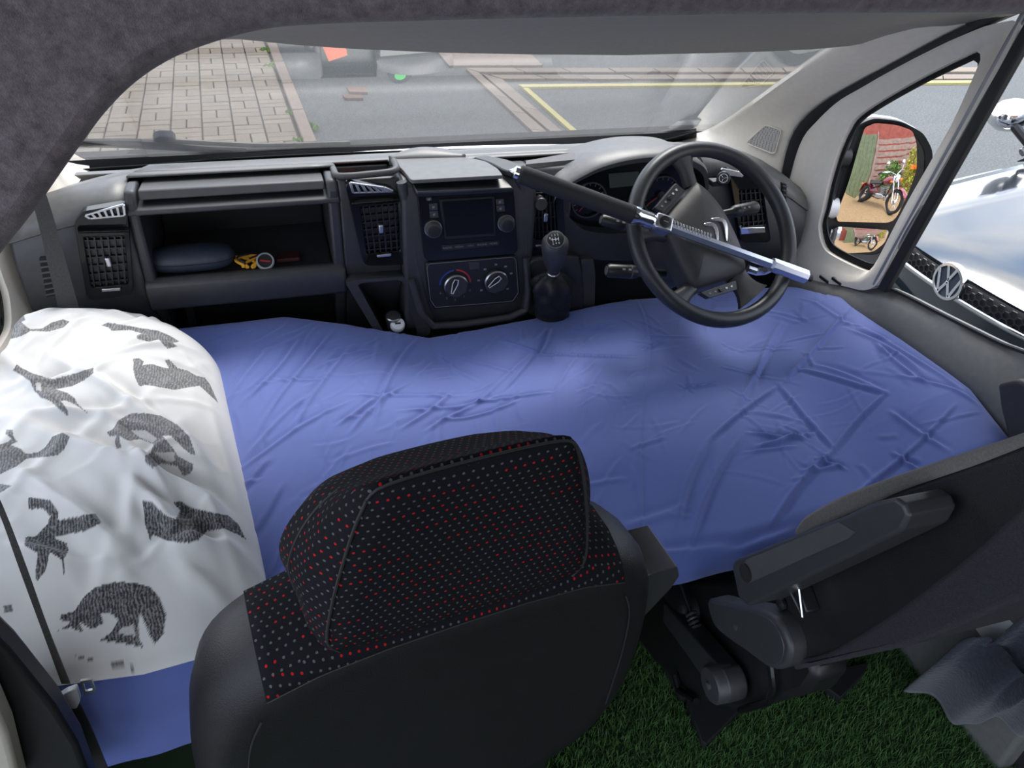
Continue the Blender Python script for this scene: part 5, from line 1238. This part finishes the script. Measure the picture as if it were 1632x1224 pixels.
# ================================================================== NEIGHBOUR'S CAR (nose towards the driver door)
M['carpaint'] = mat('dark_metallic_paint', (.020, .026, .034), .12, 0, spec=.7, coat=1)
M['darkglass'] = mat('car_glass', (.02, .025, .03), .05, spec=.8)
CX, CYc = 2.0, .505
CAR = thing('car', 'dark metallic car parked nose-on outside the driver window', 'car', (CX + 2, CYc, GZ))
def cp(s, y, z): return V((CX + s, CYc + y, z))
def fr(y): return .30 * (abs(y) / .86) ** 2.4         # nose curvature
ysm = np.linspace(-.72, .72, 25)
def bonz(s, y): return .275 + .165 * (max(s, 0) / .98) ** .75 - .055 * (abs(y) / .72) ** 2.5 + .008 * math.exp(-((abs(y) - .42) / .07) ** 2)
rows = []
for t in np.linspace(0, 1, 15):
    rows.append([cp(fr(y) + t * (.98 - fr(y) * .75), y, bonz(t * .98, y)) for y in ysm])
rows = [[p + V((.004, 0, -.02)) for p in rows[0]]] + rows
MB().grid(rows).build('bonnet', 'carpaint', CAR, ang=70, solid=.004)
# lower body
rings = []
for s_, w_, zt, zb in ((.0, .55, .262, -.33), (.02, .70, .262, -.36), (.12, .80, .255, -.36), (.35, .87, .25, -.35), (.8, .89, .30, -.35), (1.0, .89, .33, -.35), (1.8, .89, .34, -.35), (2.8, .89, .35, -.35), (3.7, .86, .36, -.33), (4.1, .75, .33, -.25)):
    rings.append([cp(s_ + (fr(y_ * w_) if s_ < .05 else 0), y_ * w_, z_) for y_, z_ in ((-.75, zb), (-1, zb + .1), (-1.02, (zt + zb) / 2), (-1, zt - .04), (-.9, zt), (0, zt - .005), (.9, zt), (1, zt - .04), (1.02, (zt + zb) / 2), (1, zb + .1), (.75, zb), (0, zb))])
MB().rings(rings).build('body', 'carpaint', CAR, ang=40)
# front: upper grille band, chrome strip, lower intake
def fpt(y, z, o=0): return cp(fr(y) - .006 - o + .05 * max(0, (.10 - z)) , y, z)
ysg = np.linspace(-.58, .58, 31)
MB().grid([[fpt(y, z) for y in ysg] for z in (.262, .178)]).build('grille', 'void', CAR, solid=.004)
hx = MB(); rr_ = .0155
for i in range(-26, 27):
    for j in range(3):
        y = i * rr_ * 1.52; z = .243 - j * rr_ * 1.74 + (rr_ * .87 if i % 2 else 0)
        if abs(y) > .57 or abs(y) < .085 or z > .256 or z < .214: continue
        lp = [fpt(y + rr_ * .98 * math.cos(k * math.pi / 3), z + rr_ * .98 * math.sin(k * math.pi / 3), .006) for k in range(6)]
        hx.tube(lp, .0032, 5, closed=True)
o = hx.build('grille_honeycomb', 'black', CAR); o['kind'] = 'stuff'
MB().grid([[fpt(y, z, .008) for y in ysg] for z in (.200, .180)]).build('grille_strip', 'chrome', CAR, solid=.006)
MB().grid([[fpt(y, z, .003) for y in np.linspace(-.5, .5, 21)] for z in (-.02, -.20)]).build('lower_intake', 'void', CAR, solid=.01)
MB().grid([[fpt(y, z, .004) for y in ysg] for z in (.072, .045)]).build('bumper_line', 'void', CAR, solid=.006)
for sy in (-1, 1):
    MB().prism([cp(fr(sy * y) - .01, sy * y, z) for y, z in ((.60, .262), (.60, .16), (.70, .13), (.80, .20), (.82, .25))], (.05, 0, 0)).build('headlight', 'lamp', CAR, bevel=.01)
# emblem: ring, V over W
EO = cp(-.016, -.004, .236); ER = .073
em = MB().lathe(EO, (-1, 0, 0), [(ER * .95, -.02), (ER, .0), (ER * .96, .008), (ER * .82, .009), (ER * .80, .004)], 40, cap=False).build('emblem', 'chrome', CAR, ang=40)
MB().lathe(EO, (-1, 0, 0), [(ER * .84, -.01), (ER * .84, .002)], 40).build('emblem_disc', 'navycase', em)
def EP(a, b): return EO + V((-.005, -a * ER, b * ER))
for pts in (((-.30, .78), (0, .08), (.30, .78)), ((-.74, .40), (-.36, -.72), (0, .0), (.36, -.72), (.74, .40))):
    for a, b in zip(pts[:-1], pts[1:]):
        MB().beam(EP(*a), EP(*b), ER * .15, .006, (1, 0, 0)).build('emblem_stroke', 'chrome', em, bevel=.001)
# greenhouse
MB().grid([[cp(.98 + .80 * t + .10 * (abs(y) / .66) ** 2 * (1 - t), y * (1 - .10 * t), .435 + .42 * t - .03 * (abs(y) / .66) ** 2) for y in np.linspace(-.70, .70, 11)] for t in (0, .33, .66, 1)]).build('windscreen', 'darkglass', CAR, solid=.005)
MB().grid([[cp(s_, y, z - .05 * (abs(y) / .62) ** 2.5) for y in np.linspace(-.62, .62, 13)] for s_, z in ((1.76, .862), (2.3, .90), (3.0, .885), (3.5, .83), (4.0, .45), (4.1, .33))]).build('roof', 'carpaint', CAR, solid=.02)
for sy in (-1, 1):
    MB().add([cp(1.05, sy * .80, .36), cp(1.80, sy * .63, .80), cp(3.45, sy * .62, .77), cp(3.85, sy * .74, .36)], [(0, 1, 2, 3)]).build('side_glass', 'darkglass', CAR, solid=.006)
    MB().tube([cp(1.0, sy * .76, .42), cp(1.4, sy * .69, .65), cp(1.80, sy * .62, .83)], .02, 8).build('pillar', 'carpaint', CAR)
    mo = cp(1.02, sy * .93, .545)
    MB().lathe(mo + V((-.09, 0, 0)), (1, 0, 0), [(.01, 0), (.045, .015), (.070, .06), (.078, .11), (.074, .15)], 20).build('wing_mirror', 'chrome', CAR, ang=60)
    MB().tube([mo + V((0, -sy * .05, -.03)), cp(1.08, sy * .80, .44)], .022, 8).build('mirror_arm', 'black', CAR)
    for s_ in (.62, 3.25):
        w_ = MB().lathe(cp(s_, sy * .74, -.235), (0, sy, 0), [(.20, 0), (.31, .0), (.315, .03), (.315, .13), (.30, .155), (.21, .16)], 32).build('wheel', 'tyre', CAR, ang=40)
        MB().lathe(cp(s_, sy * .74, -.235), (0, sy, 0), [(.205, .13), (.205, .158), (.18, .15), (.05, .16), (.03, .165)], 24).build('rim', 'satin', w_)
for y0, y1 in ((-.55, .05), (.05, .6)):
    MB().tube([cp(.99, y0, .445), cp(1.04, y1, .47)], .008, 6).build('wiper', 'black', CAR)
# ================================================================== YARD BEHIND (seen in the door mirror)
gr = MB().prism([V((.9, -9, GZ - .02)), V((9, -9, GZ - .02)), V((9, -2.6, GZ - .02)), V((1.0, -2.6, GZ - .02))], (0, 0, .024)).build('gravel_yard', 'gravel'); struct(gr, 'orange-brown gravel yard behind the van')
GT = thing('garden_gate', 'green painted board gate reflected in the door mirror', 'gate', (2.25, -6.0, GZ))
for i in range(6): MB().box((1.72 + .17 * i, -6.0, .62), .082, .018, 1.16).build('board', 'gate', GT, bevel=.006)
for z in (-.1, 1.2): MB().box((2.15, -6.03, z), .52, .012, .05).build('rail', 'gate', GT)
MB().box((2.72, -5.99, .66), .05, .05, 1.2).build('post', 'fencewood', GT, bevel=.01)
FN = thing('slat_fence', 'weathered horizontal slat fence beside the green gate', 'fence', (4.2, -6.1, GZ))
for i in range(9): MB().box((4.2, -6.1, -.40 + .24 * i), 1.4, .015, .09).build('slat', 'fencewood', FN)
for x in (2.85, 4.2, 5.55): MB().box((x, -6.15, .5), .05, .04, 1.05).build('post', 'fencewood', FN)
bw = troot('wall_brick', 'red brick wall above the slat fence', (0, -7, GZ))
MB().box((3.6, -7.1, 1.0), 2.4, .1, 1.55).build('brickwork', 'brickred', bw)
def shrub(c, r, n, m, lb):
    mb = MB()
    for i in range(n):
        d = V((random.gauss(0, 1), random.gauss(0, 1), random.gauss(0, 1))).normalized() * (random.random() ** .4); p = V(c) + V((d.x * r[0], d.y * r[1], d.z * r[2]))
        u = V((random.gauss(0, 1), random.gauss(0, 1), random.gauss(0, .6))).normalized() * .06; w = u.orthogonal().normalized() * .03
        mb.add([p - u, p + w, p + u, p - w], [(0, 1, 2, 3)])
    T = thing('shrub', lb, 'shrub', (c[0], c[1], GZ), 'shrubs along the fence')
    mb.build('foliage', m, T)
    for k in range(4): MB().tube([V((c[0], c[1], GZ)), V((c[0] + random.uniform(-.2, .2), c[1] + random.uniform(-.2, .2), c[2])), V((c[0] + random.uniform(-.4, .4), c[1], c[2] + r[2] * .6))], .015, 6).build('stem', 'fencewood', T)
shrub((3.55, -5.75, .15), (.50, .25, .65), 900, 'leaf', 'dark green shrub against the slat fence')
shrub((4.45, -5.4, .35), (.55, .3, .95), 1300, 'leafy', 'tall yellow-green shrub at the end of the slat fence')
tuft((4.1, -4.95, .45), .16, 20, .25, 'amber', 'flower_cluster', 'orange flowers in front of the yellow-green shrub', None, 'flowers', .03)
# motorcycle
fwp, rwp = V((2.98, -3.45, GZ + .33)), V((2.42, -4.70, GZ + .33))
MBK = thing('motorcycle', 'maroon cruiser motorcycle on gravel reflected in the door mirror', 'motorcycle', ((fwp + rwp) / 2).xy.to_3d() + V((0, 0, GZ)))
bd = (fwp - rwp).normalized(); bs = V((0, 0, 1)).cross(bd).normalized(); bc = (fwp + rwp) / 2
def BP(f, s, z): return bc + bd * f + bs * s + V((0, 0, z - .33))
for nm, c, r, t in (('front_wheel', fwp, .28, .05), ('rear_wheel', rwp, .26, .075)):
    w_ = MB().tube([c + bd * math.cos(a) * r + V((0, 0, 1)) * math.sin(a) * r for a in [2 * math.pi * k / 36 for k in range(36)]], t, 10, closed=True).build(nm, 'tyre', MBK, ang=80)
    MB().lathe(c - bs * .05, bs, [(.05, 0), (.06, .02), (.06, .08), (.05, .1)], 14).build('hub', 'chrome', w_)
    for k in range(10):
        a = 2 * math.pi * k / 10; MB().tube([c, c + (bd * math.cos(a) + V((0, 0, 1)) * math.sin(a)) * r], .006, 5).build('spoke', 'chrome', w_)
def mud(c, r, a0, a1, w, m):
    MB().grid([[c + bd * math.cos(a) * r + V((0, 0, 1)) * math.sin(a) * r + bs * s for s in (-w, -w * .6, 0, w * .6, w)] for a in [math.radians(a0 + (a1 - a0) * k / 12) for k in range(13)]]).build('mudguard', m, MBK, solid=.006)
mud(fwp, .37, 20, 150, .07, 'motored'); mud(rwp, .37, 10, 170, .10, 'motored')
tk = []
for t in np.linspace(0, 1, 9):
    k = math.sin(math.pi * (.12 + .8 * t)); tk.append([BP(-.05 + .5 * t, .13 * k * math.cos(a), .82 + .03 * t + .12 * k * math.sin(a)) for a in [2 * math.pi * j / 14 for j in range(14)]])
MB().rings(tk).build('tank', 'motored', MBK, ang=80)
st_ = []
for t in np.linspace(0, 1, 8):
    k = .6 + .4 * math.sin(math.pi * t); st_.append([BP(-.60 + .58 * t, .15 * k * math.cos(a), .72 + .05 * abs(t - .5) + .055 * math.sin(a)) for a in [2 * math.pi * j / 12 for j in range(12)]])
MB().rings(st_).build('saddle', 'seatleather', MBK, ang=80)
for k in range(6): MB().box(BP(.12, 0, .42 + .045 * k), .13, .12, .012, bd, bs).build('engine_fin', 'satin', MBK)
MB().box(BP(.08, 0, .36), .20, .14, .08, bd, bs).build('engine', 'satin', MBK, bevel=.03)
for s in (-1, 1):
    MB().tube([fwp + bs * s * .10, BP(.43, s * .10, .98)], .024, 10).build('fork', 'chrome', MBK)
    MB().tube([BP(.42, s * .02, 1.0), BP(.36, s * .22, 1.10), BP(.22, s * .40, 1.08)], .013, 8).build('handlebar', 'chrome', MBK)
    MB().tube([BP(.22, s * .40, 1.08), BP(.10, s * .43, 1.06)], .018, 8).build('hand_grip', 'rubber', MBK)
    MB().tube([BP(.34, s * .28, 1.10), BP(.32, s * .34, 1.28)], .006, 6).build('mirror_stem', 'chrome', MBK)
    MB().lathe(BP(.32, s * .34, 1.30), -bd, [(.02, -.02), (.06, 0), (.06, .01)], 16).build('rear_mirror', 'chrome', MBK)
    MB().lathe(BP(.50, s * .20, .86), bd, [(.02, -.05), (.035, 0), (.03, .02)], 14).build('front_indicator', 'amber', MBK)
    MB().lathe(BP(-.85, s * .18, .66), -bd, [(.02, -.05), (.035, 0), (.03, .02)], 14).build('rear_indicator', 'amber', MBK)
MB().lathe(BP(.48, 0, .92), bd, [(.03, -.10), (.09, -.03), (.10, .03), (.09, .05)], 20).build('headlamp', 'chrome', MBK)
MB().lathe(BP(.53, 0, .92), bd, [(.088, 0), (.07, .015), (.02, .022)], 20).build('headlamp_lens', 'lamp', MBK)
MB().lathe(BP(-.92, 0, .62), -bd, [(.05, -.05), (.06, 0), (.04, .02)], 16).build('tail_lamp', 'tail', MBK)
MB().tube([BP(.15, -.15, .45), BP(.0, -.19, .28), BP(-.4, -.19, .28), BP(-.85, -.19, .32)], .04, 10).build('exhaust', 'chrome', MBK)
MB().tube([BP(.42, 0, .95), BP(.0, 0, .75), BP(-.3, 0, .60), BP(-.68, 0, .33)], .025, 8).build('frame', 'black', MBK)
MB().tube([BP(.42, 0, .90), BP(.25, 0, .35), BP(-.1, 0, .24), BP(-.68, 0, .33)], .022, 8).build('lower_frame', 'black', MBK)
